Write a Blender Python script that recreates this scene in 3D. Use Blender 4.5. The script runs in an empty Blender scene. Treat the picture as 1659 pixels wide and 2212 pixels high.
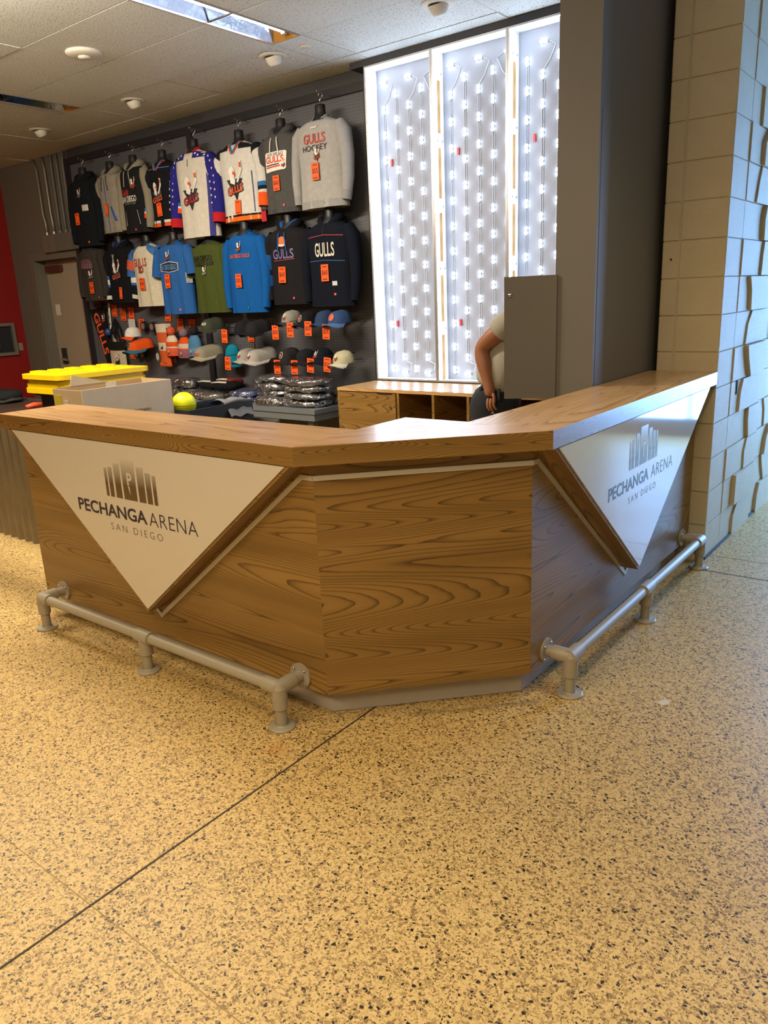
import bpy, bmesh, math, random
from mathutils import Vector, Matrix, noise as mnoise
random.seed(11)
PI = math.pi
scene = bpy.context.scene
col = scene.collection

# ------------------------------------------------------------------ camera
cam_d = bpy.data.cameras.new('camera'); cam = bpy.data.objects.new('camera', cam_d); col.objects.link(cam)
cam_d.sensor_fit = 'VERTICAL'; cam_d.sensor_height = 36.0; cam_d.lens = 1650 / 2212 * 36.0
cam_d.clip_start = 0.05; cam_d.clip_end = 100
pitch, roll, yaw = math.radians(15.63), math.radians(-2.49), math.radians(-38.28)
fwd = Vector((math.sin(yaw) * math.cos(pitch), math.cos(yaw) * math.cos(pitch), -math.sin(pitch)))
rgt = Vector((math.cos(yaw), -math.sin(yaw), 0)); upv = rgt.cross(fwd)
r2 = math.cos(roll) * rgt + math.sin(roll) * upv; u2 = -math.sin(roll) * rgt + math.cos(roll) * upv
cam.matrix_world = Matrix(((r2.x, u2.x, -fwd.x, 0), (r2.y, u2.y, -fwd.y, 0), (r2.z, u2.z, -fwd.z, 1.6), (0, 0, 0, 1)))
scene.camera = cam

# ------------------------------------------------------------------ world, exposure, large lights
scene.view_settings.view_transform = 'Standard'; scene.view_settings.look = 'None'
scene.view_settings.gamma = 1.0; scene.view_settings.exposure = 0.0
scene.view_settings.use_curve_mapping = False
cy = scene.cycles; cy.max_bounces = 6; cy.diffuse_bounces = 3; cy.glossy_bounces = 3; cy.transmission_bounces = 3; cy.transparent_max_bounces = 8; cy.caustics_reflective = False; cy.caustics_refractive = False
wd = bpy.data.worlds.new('world'); scene.world = wd; wd.use_nodes = True
bg = wd.node_tree.nodes['Background']; bg.inputs[0].default_value = (0.62, 0.74, 1.0, 1); bg.inputs[1].default_value = 0.35

def area(name, loc, target, sx, sy, power, color):
    l = bpy.data.lights.new(name, 'AREA'); l.shape = 'RECTANGLE'; l.size = sx; l.size_y = sy; l.energy = power; l.color = color
    o = bpy.data.objects.new(name, l); col.objects.link(o); o.location = loc
    o.rotation_euler = (Vector(target) - Vector(loc)).to_track_quat('-Z', 'Y').to_euler(); return o
def spot(name, loc, target, power, color, ang=90, blend=0.7, rad=0.08):
    l = bpy.data.lights.new(name, 'SPOT'); l.energy = power; l.color = color; l.spot_size = math.radians(ang); l.spot_blend = blend; l.shadow_soft_size = rad
    o = bpy.data.objects.new(name, l); col.objects.link(o); o.location = loc
    o.rotation_euler = (Vector(target) - Vector(loc)).to_track_quat('-Z', 'Y').to_euler(); return o
WARM = (1.0, 0.79, 0.49)
DAY = (0.24, 0.50, 1.0)
# daylight from the glazed doors that close the corridor beyond the block wall
area('daylight_window', (0.05, 8.5, 1.45), (-0.3, 5.0, 1.3), 1.7, 2.5, 400, DAY)
# warm recessed ceiling lamps over the concourse (out of frame, ceiling height)
for i, (x, y, tx, ty, p) in enumerate([(-2.5, 0.55, -2.4, 0.85, 46), (-0.7, 0.9, -0.75, 1.1, 45), (-0.4, 3.0, -0.6, 3.1, 84), (-4.6, 0.9, -4.3, 1.3, 48), (0.6, -0.6, 0.3, 0.3, 36), (-1.7, -0.9, -1.7, -0.3, 36)]):
    spot('ceiling_lamp_light', (x, y, 3.30), (tx, ty, 0), p, WARM, 118, 0.9, 0.12)
area('concourse_fill', (-1.2, -1.6, 3.33), (-1.4, -0.6, 0), 5.0, 0.4, 152, WARM)  # broad warm fill added to light the walls more evenly
# warm fill light added over the sales area to brighten it
area('shop_fill', (-5.2, 2.2, 3.33), (-5.6, 3.2, 0), 3.0, 0.25, 235, (1.0, 0.87, 0.68))

# ------------------------------------------------------------------ colour and materials
def lin(h):
    if not isinstance(h, str): return (*h, 1)
    h = h.lstrip('#'); c = [int(h[i:i + 2], 16) / 255 for i in (0, 2, 4)]
    return tuple((v / 12.92 if v <= 0.04045 else ((v + 0.055) / 1.055) ** 2.4) for v in c) + (1,)
MATS = {}
class NT:
    def __init__(s, name):
        s.m = bpy.data.materials.new(name); s.m.use_nodes = True; s.t = s.m.node_tree; s.b = s.t.nodes['Principled BSDF']
    def n(s, typ, props=None, **ins):
        nd = s.t.nodes.new(typ)
        for k, v in (props or {}).items(): setattr(nd, k, v)
        for k, v in ins.items():
            key = int(k[1:]) if k[0] == 'i' and k[1:].isdigit() else k.replace('_', ' ')
            s.set(nd.inputs[key], v)
        return nd
    def set(s, sock, v):
        if isinstance(v, bpy.types.NodeSocket): s.t.links.new(v, sock)
        else: sock.default_value = v
    def math(s, op, a, b=0.0, c=None):
        nd = s.t.nodes.new('ShaderNodeMath'); nd.operation = op; s.set(nd.inputs[0], a); s.set(nd.inputs[1], b)
        if c is not None: s.set(nd.inputs[2], c)
        return nd.outputs[0]
    def ramp(s, fac, stops, interp='LINEAR'):
        nd = s.t.nodes.new('ShaderNodeValToRGB'); s.set(nd.inputs[0], fac); nd.color_ramp.interpolation = interp
        e = nd.color_ramp.elements
        while len(e) < len(stops): e.new(0.5)
        for el, (p, c) in zip(e, stops): el.position = p; el.color = lin(c)
        return nd.outputs[0]
    def mix(s, fac, a, b, mode='MIX'):
        nd = s.t.nodes.new('ShaderNodeMix'); nd.data_type = 'RGBA'; nd.blend_type = mode
        s.set(nd.inputs[0], fac); s.set(nd.inputs[6], a); s.set(nd.inputs[7], b); return nd.outputs[2]
    def p(s, **k):
        for key, v in k.items(): s.set(s.b.inputs[key.replace('_', ' ')], v)
    def bump(s, h, strength, dist=0.01):
        nd = s.n('ShaderNodeBump', Strength=strength, Distance=dist, Height=h); s.set(s.b.inputs['Normal'], nd.outputs[0])

def mat(color, rough=0.6, metal=0.0, var=0.08, scale=40.0, bump=0.0, bscale=200.0, coat=0.0, spec=0.5):
    key = ('m', color, rough, metal, var, scale, bump, bscale, coat, spec)
    if key in MATS: return MATS[key]
    s = NT('surface_' + str(color).strip('#'))
    co = s.n('ShaderNodeTexCoord').outputs['Object']
    nz = s.n('ShaderNodeTexNoise', Vector=co, Scale=scale, Detail=3.0).outputs['Fac']
    c = lin(color); d = tuple(x * (1 - 2 * var) for x in c[:3]) + (1,); u = tuple(min(1, x * (1 + var)) for x in c[:3]) + (1,)
    s.p(Base_Color=s.mix(nz, d, u), Roughness=rough, Metallic=metal)
    s.b.inputs['Coat Weight'].default_value = coat; s.b.inputs['Specular IOR Level'].default_value = spec
    if bump: s.bump(s.n('ShaderNodeTexNoise', Vector=co, Scale=bscale, Detail=2.0).outputs['Fac'], bump, 0.004)
    MATS[key] = s.m; return s.m
def cloth(color): return mat(color, 0.9, 0, 0.10, 30, 0.25, 500, 0, 0.15)
def emis(color, strength):
    key = ('e', color, strength)
    if key in MATS: return MATS[key]
    s = NT('glow_' + str(color).strip('#'))
    co = s.n('ShaderNodeTexCoord').outputs['Object']
    nz = s.n('ShaderNodeTexNoise', Vector=co, Scale=20.0).outputs['Fac']
    c = lin(color)
    s.p(Base_Color=c, Emission_Color=s.mix(nz, c, tuple(min(1, x * 1.02) for x in c[:3]) + (1,)), Emission_Strength=strength, Roughness=0.4)
    MATS[key] = s.m; return s.m

def wood(name, light, mid, dark, rough=0.35, su=0.75, sv=5.5, rings=7.0, coat=0.25):
    """laminate with cathedral grain running along U: contour lines of a stretched noise field"""
    if name in MATS: return MATS[name]
    s = NT(name)
    uv = s.n('ShaderNodeUVMap').outputs[0]
    mp = s.n('ShaderNodeMapping', Vector=uv, Scale=(su, sv, 1)).outputs[0]
    base = s.n('ShaderNodeTexNoise', Vector=mp, Scale=1.0, Detail=0.6, Roughness=0.3, Distortion=0.25).outputs['Fac']
    mp2 = s.n('ShaderNodeMapping', Vector=uv, Scale=(4, 34, 1)).outputs[0]
    wob = s.n('ShaderNodeTexNoise', Vector=mp2, Scale=1.0, Detail=2.0).outputs['Fac']
    v = s.math('ADD', s.math('MULTIPLY', base, rings), s.math('MULTIPLY', wob, 0.20))
    fr = s.math('FRACT', s.math('MULTIPLY', v, 2.2))
    line = s.ramp(fr, [(0.0, '#ffffff'), (0.07, '#d0d0d0'), (0.28, '#606060'), (0.70, '#101010'), (0.97, '#303030'), (1.0, '#ffffff')])
    mp3 = s.n('ShaderNodeMapping', Vector=uv, Scale=(4, 420, 1)).outputs[0]
    fib = s.n('ShaderNodeTexNoise', Vector=mp3, Scale=1.0, Detail=3.0).outputs['Fac']
    mp4 = s.n('ShaderNodeMapping', Vector=uv, Scale=(0.7, 9, 1)).outputs[0]
    band = s.n('ShaderNodeTexNoise', Vector=mp4, Scale=1.0, Detail=2.0).outputs['Fac']
    c = s.mix(s.ramp(band, [(0.3, '#000000'), (0.7, '#ffffff')]), lin(mid), lin(light))
    c = s.mix(s.math('MULTIPLY', line, 0.85), c, lin(dark))
    c = s.mix(s.ramp(fib, [(0.35, '#5a5a5a'), (0.6, '#000000')]), c, lin(dark))
    s.p(Base_Color=c, Roughness=rough); s.b.inputs['Coat Weight'].default_value = coat; s.b.inputs['Coat Roughness'].default_value = 0.28
    s.bump(fib, 0.05, 0.002)
    MATS[name] = s.m; return s.m

def terrazzo():
    s = NT('terrazzo')
    co = s.n('ShaderNodeTexCoord').outputs['Object']
    nzv = s.n('ShaderNodeTexNoise', Vector=co, Scale=60.0, Detail=1.0).outputs['Color']
    wob = s.n('ShaderNodeMix', {'data_type': 'RGBA'}); s.set(wob.inputs[0], 0.012); s.set(wob.inputs[6], co); s.set(wob.inputs[7], nzv)
    co2 = wob.outputs[2]
    def layer(scale, thr_edge):
        v = s.n('ShaderNodeTexVoronoi', {'feature': 'F1'}, Vector=co2, Scale=scale, Randomness=1.0)
        e = s.n('ShaderNodeTexVoronoi', {'feature': 'DISTANCE_TO_EDGE'}, Vector=co2, Scale=scale, Randomness=1.0)
        rnd = s.n('ShaderNodeSeparateColor', Color=v.outputs['Color']).outputs
        inside = s.math('GREATER_THAN', e.outputs['Distance'], thr_edge)
        return rnd, inside
    r1, in1 = layer(118.0, 0.07)
    r2_, in2 = layer(190.0, 0.10)
    big = s.n('ShaderNodeTexNoise', Vector=co, Scale=0.9, Detail=3.0).outputs['Fac']
    cement = s.mix(big, lin('#cdb583'), lin('#d9c291'))
    small = s.ramp(r2_[0], [(0.0, '#dcc799'), (0.38, '#cab282'), (0.60, '#a99263'), (0.82, '#7f6c48'), (0.94, '#45392a')], 'CONSTANT')
    c = s.mix(in2, cement, small)
    chip = s.ramp(r1[0], [(0.0, '#c9b58c'), (0.66, '#a8916a'), (0.78, '#8a7454'), (0.90, '#5f5039'), (0.95, '#33291f'), (0.98, '#1c1612')], 'CONSTANT')
    use = s.math('MULTIPLY', in1, s.math('GREATER_THAN', r1[0], 0.62))
    c = s.mix(use, c, chip)
    xy = s.n('ShaderNodeSeparateXYZ', Vector=co).outputs; wn = s.n('ShaderNodeTexNoise', Vector=co, Scale=38.0, Detail=3.0).outputs['Fac']
    for px0, py0, rad in ((-1.255, 2.665, 0.085), (-3.83, 1.885, 0.075), (-1.90, 1.70, 0.07)):      # old rust marks
        dx, dy = s.math('SUBTRACT', xy[0], px0), s.math('SUBTRACT', xy[1], py0)
        d = s.math('DIVIDE', s.math('SQRT', s.math('ADD', s.math('MULTIPLY', dx, dx), s.math('MULTIPLY', dy, dy))), rad)
        m = s.ramp(s.math('ADD', d, s.math('MULTIPLY', s.math('SUBTRACT', wn, 0.5), 1.1)), [(0.35, '#a0a0a0'), (1.0, '#000000')])
        c = s.mix(s.math('MULTIPLY', m, 0.8), c, lin('#b5702a'))
    # scuffed adhesive band left in front of the kick plate
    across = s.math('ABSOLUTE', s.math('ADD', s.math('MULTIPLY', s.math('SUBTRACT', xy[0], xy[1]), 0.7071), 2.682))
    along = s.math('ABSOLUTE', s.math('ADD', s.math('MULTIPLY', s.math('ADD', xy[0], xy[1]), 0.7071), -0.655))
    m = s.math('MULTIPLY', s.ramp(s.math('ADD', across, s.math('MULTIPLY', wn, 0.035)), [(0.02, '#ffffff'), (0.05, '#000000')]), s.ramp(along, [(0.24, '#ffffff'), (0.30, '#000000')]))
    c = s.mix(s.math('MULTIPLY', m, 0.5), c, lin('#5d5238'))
    c = s.mix(1.0, c, (0.95, 0.865, 0.66, 1), 'MULTIPLY')
    s.p(Base_Color=c, Roughness=s.math('ADD', s.math('MULTIPLY', big, 0.18), 0.34))
    s.b.inputs['Specular IOR Level'].default_value = 0.35
    return s.m

def pegboard_mat(color):
    s = NT('pegboard'); co = s.n('ShaderNodeTexCoord').outputs['Object']
    sx = s.n('ShaderNodeSeparateXYZ', Vector=co).outputs
    fx = s.math('SUBTRACT', s.math('FRACT', s.math('MULTIPLY', sx[0], 39.37)), 0.5)
    fz = s.math('SUBTRACT', s.math('FRACT', s.math('MULTIPLY', sx[2], 39.37)), 0.5)
    d = s.math('SQRT', s.math('ADD', s.math('MULTIPLY', fx, fx), s.math('MULTIPLY', fz, fz)))
    hole = s.math('LESS_THAN', d, 0.13)
    s.p(Base_Color=s.mix(hole, lin(color), lin('#0a0a0b')), Roughness=0.55)
    return s.m
def block_mat():
    s = NT('painted_block'); co = s.n('ShaderNodeTexCoord').outputs['Object']
    n1 = s.n('ShaderNodeTexNoise', Vector=co, Scale=6.0, Detail=4.0).outputs['Fac']
    n2 = s.n('ShaderNodeTexNoise', Vector=co, Scale=170.0, Detail=4.0, Roughness=0.7).outputs['Fac']
    vo = s.n('ShaderNodeTexVoronoi', Vector=co, Scale=210.0).outputs['Distance']
    c = s.mix(n1, lin('#cdbd98'), lin('#dccca8'))
    s.p(Base_Color=c, Roughness=0.62)
    s.bump(s.math('ADD', n2, s.math('MULTIPLY', s.ramp(vo, [(0.0, '#000000'), (0.25, '#ffffff')]), 0.5)), 1.0, 0.006)
    return s.m
def tile_mat():
    s = NT('fissured_tile'); co = s.n('ShaderNodeTexCoord').outputs['Object']
    n1 = s.n('ShaderNodeTexNoise', Vector=co, Scale=80.0, Detail=3.0, Roughness=0.65).outputs['Fac']
    pit = s.ramp(n1, [(0.35, '#000000'), (0.43, '#ffffff')])
    s.p(Base_Color=s.mix(pit, lin('#7f817d'), lin('#d4d9d9')), Roughness=0.9)
    s.b.inputs['Specular IOR Level'].default_value = 0.1
    s.bump(n1, 0.5, 0.004); return s.m
def plastic_wrap():
    s = NT('clear_plastic'); co = s.n('ShaderNodeTexCoord').outputs['Object']
    nz = s.n('ShaderNodeTexNoise', Vector=co, Scale=17.0, Detail=2.5, Distortion=1.2).outputs['Fac']
    t = s.t; tr = t.nodes.new('ShaderNodeBsdfTransparent'); tr.inputs[0].default_value = (0.93, 0.94, 0.95, 1)
    gl = t.nodes.new('ShaderNodeBsdfGlossy'); gl.inputs['Roughness'].default_value = 0.27; gl.inputs['Color'].default_value = (0.95, 0.95, 0.95, 1)
    bp = s.n('ShaderNodeBump', Strength=1.0, Distance=0.03, Height=nz); t.links.new(bp.outputs[0], gl.inputs['Normal'])
    lw = s.n('ShaderNodeLayerWeight', Blend=0.45); t.links.new(bp.outputs[0], lw.inputs['Normal'])
    mx = t.nodes.new('ShaderNodeMixShader'); s.set(mx.inputs[0], s.math('ADD', s.math('MULTIPLY', lw.outputs['Facing'], 0.60), 0.24))
    t.links.new(tr.outputs[0], mx.inputs[1]); t.links.new(gl.outputs[0], mx.inputs[2]); t.links.new(mx.outputs[0], t.nodes['Material Output'].inputs[0])
    return s.m

WOOD = wood('walnut_laminate', '#9b7740', '#7f5e2a', '#2e1c0a', 0.38, 0.42, 5.2, 19.0, 0.15)
WOODF = wood('walnut_edge', '#9b7740', '#7f5e2a', '#2a1908', 0.36, 1.9, 10.0, 19.0, 0.15)
WOODTOP = wood('oak_worktop', '#d0aa7b', '#bf9662', '#8a6033', 0.26, 0.45, 6.0, 10.0, 0.32)
BLOCK, TILE, WRAP = block_mat(), tile_mat(), plastic_wrap()
BLACK = mat('#17171a', 0.5)
ALU = mat('#b9b9bb', 0.35, 0.7)
CHROME = mat('#c9c9cc', 0.15, 1.0)

# ------------------------------------------------------------------ mesh helpers
class MB:
    def __init__(s): s.v = []; s.f = []; s.mi = []; s.cur = 0
    def add(s, vs, fs):
        o = len(s.v); s.v += [tuple(v) for v in vs]; s.f += [tuple(i + o for i in f) for f in fs]; s.mi += [s.cur] * len(fs); return s
    def box(s, x0, x1, y0, y1, z0, z1):
        return s.add([(x0, y0, z0), (x1, y0, z0), (x1, y1, z0), (x0, y1, z0), (x0, y0, z1), (x1, y0, z1), (x1, y1, z1), (x0, y1, z1)],
                     [(0, 3, 2, 1), (4, 5, 6, 7), (0, 1, 5, 4), (1, 2, 6, 5), (2, 3, 7, 6), (3, 0, 4, 7)])
    def prism(s, pts, a, b, axis='z'):
        """polygon extruded along an axis; pts are the two other coordinates in order"""
        def P(u, v, w): return {'z': (u, v, w), 'y': (u, w, v), 'x': (w, u, v)}[axis]
        n = len(pts); A = sum(pts[i][0] * pts[(i + 1) % n][1] - pts[(i + 1) % n][0] * pts[i][1] for i in range(n))
        if (A < 0) != (axis == 'y'): pts = pts[::-1]
        vs = [P(u, v, a) for u, v in pts] + [P(u, v, b) for u, v in pts]
        fs = [tuple(range(n))[::-1], tuple(range(n, 2 * n))] + [(i, (i + 1) % n, n + (i + 1) % n, n + i) for i in range(n)]
        return s.add(vs, fs)
    def tube(s, path, rad, seg=10, cap=True, sq=(1, 1)):
        path = [Vector(p) for p in path]; n = len(path); rads = rad if isinstance(rad, (list, tuple)) else [rad] * n
        t0 = (path[1] - path[0]).normalized(); ref = Vector((0, 0, 1)) if abs(t0.z) < 0.9 else Vector((1, 0, 0))
        a = t0.cross(ref).normalized(); rings = []
        for i, p in enumerate(path):
            t = (path[min(i + 1, n - 1)] - path[max(i - 1, 0)]).normalized()
            a = (a - t * a.dot(t)).normalized(); b = t.cross(a)
            rings.append([p + (a * math.cos(k / seg * 2 * PI) * sq[0] + b * math.sin(k / seg * 2 * PI) * sq[1]) * rads[i] for k in range(seg)])
        vs = [q for r in rings for q in r]
        fs = [(i * seg + k, i * seg + (k + 1) % seg, (i + 1) * seg + (k + 1) % seg, (i + 1) * seg + k) for i in range(n - 1) for k in range(seg)]
        if cap: fs += [tuple(range(seg))[::-1], tuple(range((n - 1) * seg, n * seg))]
        return s.add(vs, fs)
    def lathe(s, prof, c=(0, 0, 0), seg=20, sx=1, sy=1, cap=True):
        vs = [(c[0] + r * math.cos(k / seg * 2 * PI) * sx, c[1] + r * math.sin(k / seg * 2 * PI) * sy, c[2] + z) for r, z in prof for k in range(seg)]
        fs = [(i * seg + k, i * seg + (k + 1) % seg, (i + 1) * seg + (k + 1) % seg, (i + 1) * seg + k) for i in range(len(prof) - 1) for k in range(seg)]
        n = len(prof)
        if cap: fs += [tuple(range(seg))[::-1], tuple(range((n - 1) * seg, n * seg))]
        return s.add(vs, fs)
    def grid(s, fn, nu, nv, wrap=False):
        vs = [fn(i / (nu if wrap else nu - 1), j / (nv - 1)) for j in range(nv) for i in range(nu)]
        fs = [(j * nu + i, j * nu + (i + 1) % nu, (j + 1) * nu + (i + 1) % nu, (j + 1) * nu + i) for j in range(nv - 1) for i in range(nu if wrap else nu - 1)]
        return s.add(vs, fs)
    def xf(s, M, start=0):
        for i in range(start, len(s.v)): s.v[i] = tuple(M @ Vector(s.v[i]))
        return s
    def mesh(s, name, mats, smooth=False):
        me = bpy.data.meshes.new(name); me.from_pydata(s.v, [], s.f)
        for m in (mats if isinstance(mats, (list, tuple)) else [mats]): me.materials.append(m)
        if s.cur: me.polygons.foreach_set('material_index', s.mi)
        if smooth is True: me.polygons.foreach_set('use_smooth', [True] * len(me.polygons))
        me.update()
        if smooth == 'auto': me.polygons.foreach_set('use_smooth', [True] * len(me.polygons)); me.set_sharp_from_angle(angle=math.radians(38))
        return me
WL = {}   # world translation of each thing
def link(o, parent=None):
    col.objects.link(o)
    if parent is not None: o.parent = parent
    return o
def tagit(o, label, cat, group=None):
    o['label'] = label; o['category'] = cat
    if group: o['group'] = group
    return o
def thing(name, label, cat, loc=(0, 0, 0), group=None, rz=0):
    o = bpy.data.objects.new(name, None); o.empty_display_size = 0.05; link(o); o.location = loc; o.rotation_euler = (0, 0, rz)
    WL[o.name] = Matrix.Translation(loc) @ Matrix.Rotation(rz, 4, 'Z'); return tagit(o, label, cat, group)
def wm(o): return WL.get(o.name, Matrix.Identity(4))
def uvmap(me, d, off=(0, 0), perp=None):
    d = Vector(d).normalized(); q = Vector((-d.y, d.x, 0)); uvl = me.uv_layers.new(name='UVMap')
    for p in me.polygons:
        n = p.normal
        for li in p.loop_indices:
            co = me.vertices[me.loops[li].vertex_index].co
            if abs(n.z) > 0.7: u, v = co.dot(d), co.dot(q)
            elif abs(n.dot(d)) > 0.75: u, v = co.dot(q), co.z
            else: u, v = co.dot(d), co.z
            uvl.data[li].uv = (u + off[0], v + off[1])
def part(name, mb, m, parent=None, smooth=False, world=False, uv=None, off=None, me=None):
    """one mesh object; with world=True the coordinates are world coordinates, otherwise local to the parent"""
    if me is None:
        if uv is not None:
            me = mb.mesh(name, m, smooth); uvmap(me, uv, off or (random.uniform(0, 9), random.uniform(0, 9)))
            if world and parent is not None: me.transform(full(parent).inverted())
        else:
            if world and parent is not None: mb.xf(full(parent).inverted())
            me = mb.mesh(name, m, smooth)
    o = bpy.data.objects.new(name, me); return link(o, parent)
def full(o):
    M = wm(o)
    return full(o.parent) @ M if o.parent is not None else M
def place(name, me, parent=None, loc=(0, 0, 0), rot=(0, 0, 0), sc=(1, 1, 1)):
    o = bpy.data.objects.new(name, me); link(o, parent); o.location = loc; o.rotation_euler = rot; o.scale = sc; return o
def struct(o): o['kind'] = 'structure'; return o
def arc(c, r, a0, a1, n, plane='xz'):
    out = []
    for i in range(n + 1):
        a = a0 + (a1 - a0) * i / n; u, v = r * math.cos(a), r * math.sin(a)
        out.append({'xz': (c[0] + u, c[1], c[2] + v), 'xy': (c[0] + u, c[1] + v, c[2]), 'yz': (c[0], c[1] + u, c[2] + v)}[plane])
    return out
TXT = {}
def text_geo(body, bold=0.0, spacing=1.0):
    key = (body, bold, spacing)
    if key not in TXT:
        cu = bpy.data.curves.new('lettering_source', 'FONT'); cu.body = body; cu.size = 1.0; cu.offset = bold; cu.space_character = spacing; cu.resolution_u = 3
        ob = bpy.data.objects.new('lettering_source', cu); col.objects.link(ob)
        dg = bpy.context.evaluated_depsgraph_get(); me = bpy.data.meshes.new_from_object(ob.evaluated_get(dg))
        vs = [tuple(v.co) for v in me.vertices]; fs = [tuple(p.vertices) for p in me.polygons]
        bpy.data.objects.remove(ob); bpy.data.curves.remove(cu); bpy.data.meshes.remove(me)
        x0 = min(v[0] for v in vs); x1 = max(v[0] for v in vs); y0 = min(v[1] for v in vs); y1 = max(v[1] for v in vs)
        TXT[key] = ([((v[0] - x0) / (x1 - x0), (v[1] - y0) / (y1 - y0)) for v in vs], fs)
    return TXT[key]
def text_on(mb, body, cx, cz, w, h, fn, bold=0.0, shear=0.0, rot=0.0, spacing=1.0):
    """lettering of width w and height h centred at (cx, cz), carried onto a surface by fn(u, v)"""
    vs, fs = text_geo(body, bold, spacing); c, s_ = math.cos(rot), math.sin(rot); out = []
    for a, b in vs:
        u = (a - 0.5) * w + (b - 0.5) * h * shear; v = (b - 0.5) * h
        out.append(fn(cx + u * c - v * s_, cz + u * s_ + v * c))
    mb.add(out, fs)
def poly_on(mb, pts, fn, step=0.03):
    """flat print: the outline is triangulated, cut finely and carried onto the surface"""
    bm = bmesh.new(); bm.faces.new([bm.verts.new((u, v, 0)) for u, v in pts]); bmesh.ops.triangulate(bm, faces=bm.faces[:])
    for _ in range(4):
        es = [e for e in bm.edges if e.calc_length() > step]
        if not es: break
        bmesh.ops.subdivide_edges(bm, edges=es, cuts=1); bmesh.ops.triangulate(bm, faces=[f for f in bm.faces if len(f.verts) > 3])
    bm.verts.index_update(); mb.add([fn(v.co.x, v.co.y) for v in bm.verts], [tuple(v.index for v in f.verts) for f in bm.faces]); bm.free()
def quad_on(mb, u0, u1, v0, v1, fn, n=6):
    mb.grid(lambda a, b: fn(u0 + (u1 - u0) * a, v0 + (v1 - v0) * b), n, 3)
def ell_on(mb, cu, cv, ru, rv, fn, n=14, rot=0):
    c, s_ = math.cos(rot), math.sin(rot)
    pts = [(cu + ru * math.cos(t) * c - rv * math.sin(t) * s_, cv + ru * math.cos(t) * s_ + rv * math.sin(t) * c) for t in [i / n * 2 * PI for i in range(n)]]
    mb.add([fn(cu, cv)] + [fn(u, v) for u, v in pts], [(0, i + 1, (i + 1) % n + 1) for i in range(n)])

# ================================================================== THE SETTING
FLOOR = terrazzo()
floor = struct(part('floor', MB().box(-11, 5.2, -4.7, 9.0, -0.12, 0), FLOOR))
JOINT = mat('#3a2f22', 0.7)
part('floor_joint', MB().box(-1.781, -1.774, -2.0, 2.9, -0.004, 0.0012), JOINT, floor)
part('floor_joint', MB().box(-6.0, 1.5, 0.852, 0.8545, -0.004, 0.0009), mat('#a08a5e', 0.7), floor)
part('floor_joint', MB().box(-1.19, 4.5, 4.411, 4.418, -0.004, 0.0012), JOINT, floor)
part('floor_joint', MB().box(-1.19, 4.5, 4.70, 4.703, -0.004, 0.0010), mat('#8a7550', 0.7), floor)
stain = mat('#8a5a26', 0.8, 0, 0.2, 20)
def blot(c, r, m, n=18, sy=1.0, seed=1):
    rn = random.Random(seed); mb = MB()
    pts = [(c[0] + r * (0.7 + 0.5 * rn.random()) * math.cos(i / n * 2 * PI), c[1] + sy * r * (0.7 + 0.5 * rn.random()) * math.sin(i / n * 2 * PI)) for i in range(n)]
    mb.prism(pts, 0.0003, 0.0009); return part('floor_stain', mb, m, floor)
paper = part('paper_scrap', MB().prism([(-0.856, 2.79), (-0.835, 2.776), (-0.812, 2.80), (-0.818, 2.83), (-0.842, 2.824)], 0.0, 0.002), mat('#d8cdb8', 0.8))
tagit(paper, 'small pale paper scrap lying on the terrazzo floor right of the counter', 'paper scrap')

WALLG = mat('#6c665c', 0.7, 0, 0.05, 8)
wall_back = struct(part('wall_back', MB().box(-10.42, -9.87, 5.47, 5.67, 0, 3.56).box(-9.87, -8.87, 5.47, 5.67, 2.24, 3.56).box(-8.87, -1.3, 5.47, 5.67, 0, 3.56), WALLG))
wall_left = struct(part('wall_left', MB().box(-10.62, -10.42, -4.7, 5.67, 0, 3.56), mat('#8d0f0b', 0.55, 0, 0.06, 10)))
struct(part('wall_front', MB().box(-10.62, 4.9, -4.9, -4.7, 0, 3.56), mat('#b5a88c', 0.8)))
struct(part('wall_side', MB().box(4.7, 4.9, -4.7, 9.0, 0, 3.56), mat('#b5a88c', 0.8)))
struct(part('wall_far', MB().box(-1.5, 4.9, 8.8, 9.0, 0, 0.12).box(-1.5, 4.9, 8.8, 9.0, 2.78, 3.56).box(-1.5, -0.9, 8.8, 9.0, 0.12, 2.78).box(1.0, 4.9, 8.8, 9.0, 0.12, 2.78), mat('#b5a88c', 0.8)))
win = struct(part('window_1', MB().box(-0.9, 1.0, 8.66, 8.74, 0.12, 0.2).box(-0.9, 1.0, 8.66, 8.74, 2.70, 2.78).box(-0.9, -0.82, 8.66, 8.74, 0.2, 2.70).box(0.92, 1.0, 8.66, 8.74, 0.2, 2.70), mat('#3c3d40', 0.4, 0.6)))
part('reflection_bar', MB().box(0.01, 0.09, 8.40, 8.46, 0.2, 2.70), mat('#3c3d40', 0.4, 0.6), win)  # unseen bar added before the daylight lamp to shape its reflection

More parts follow.
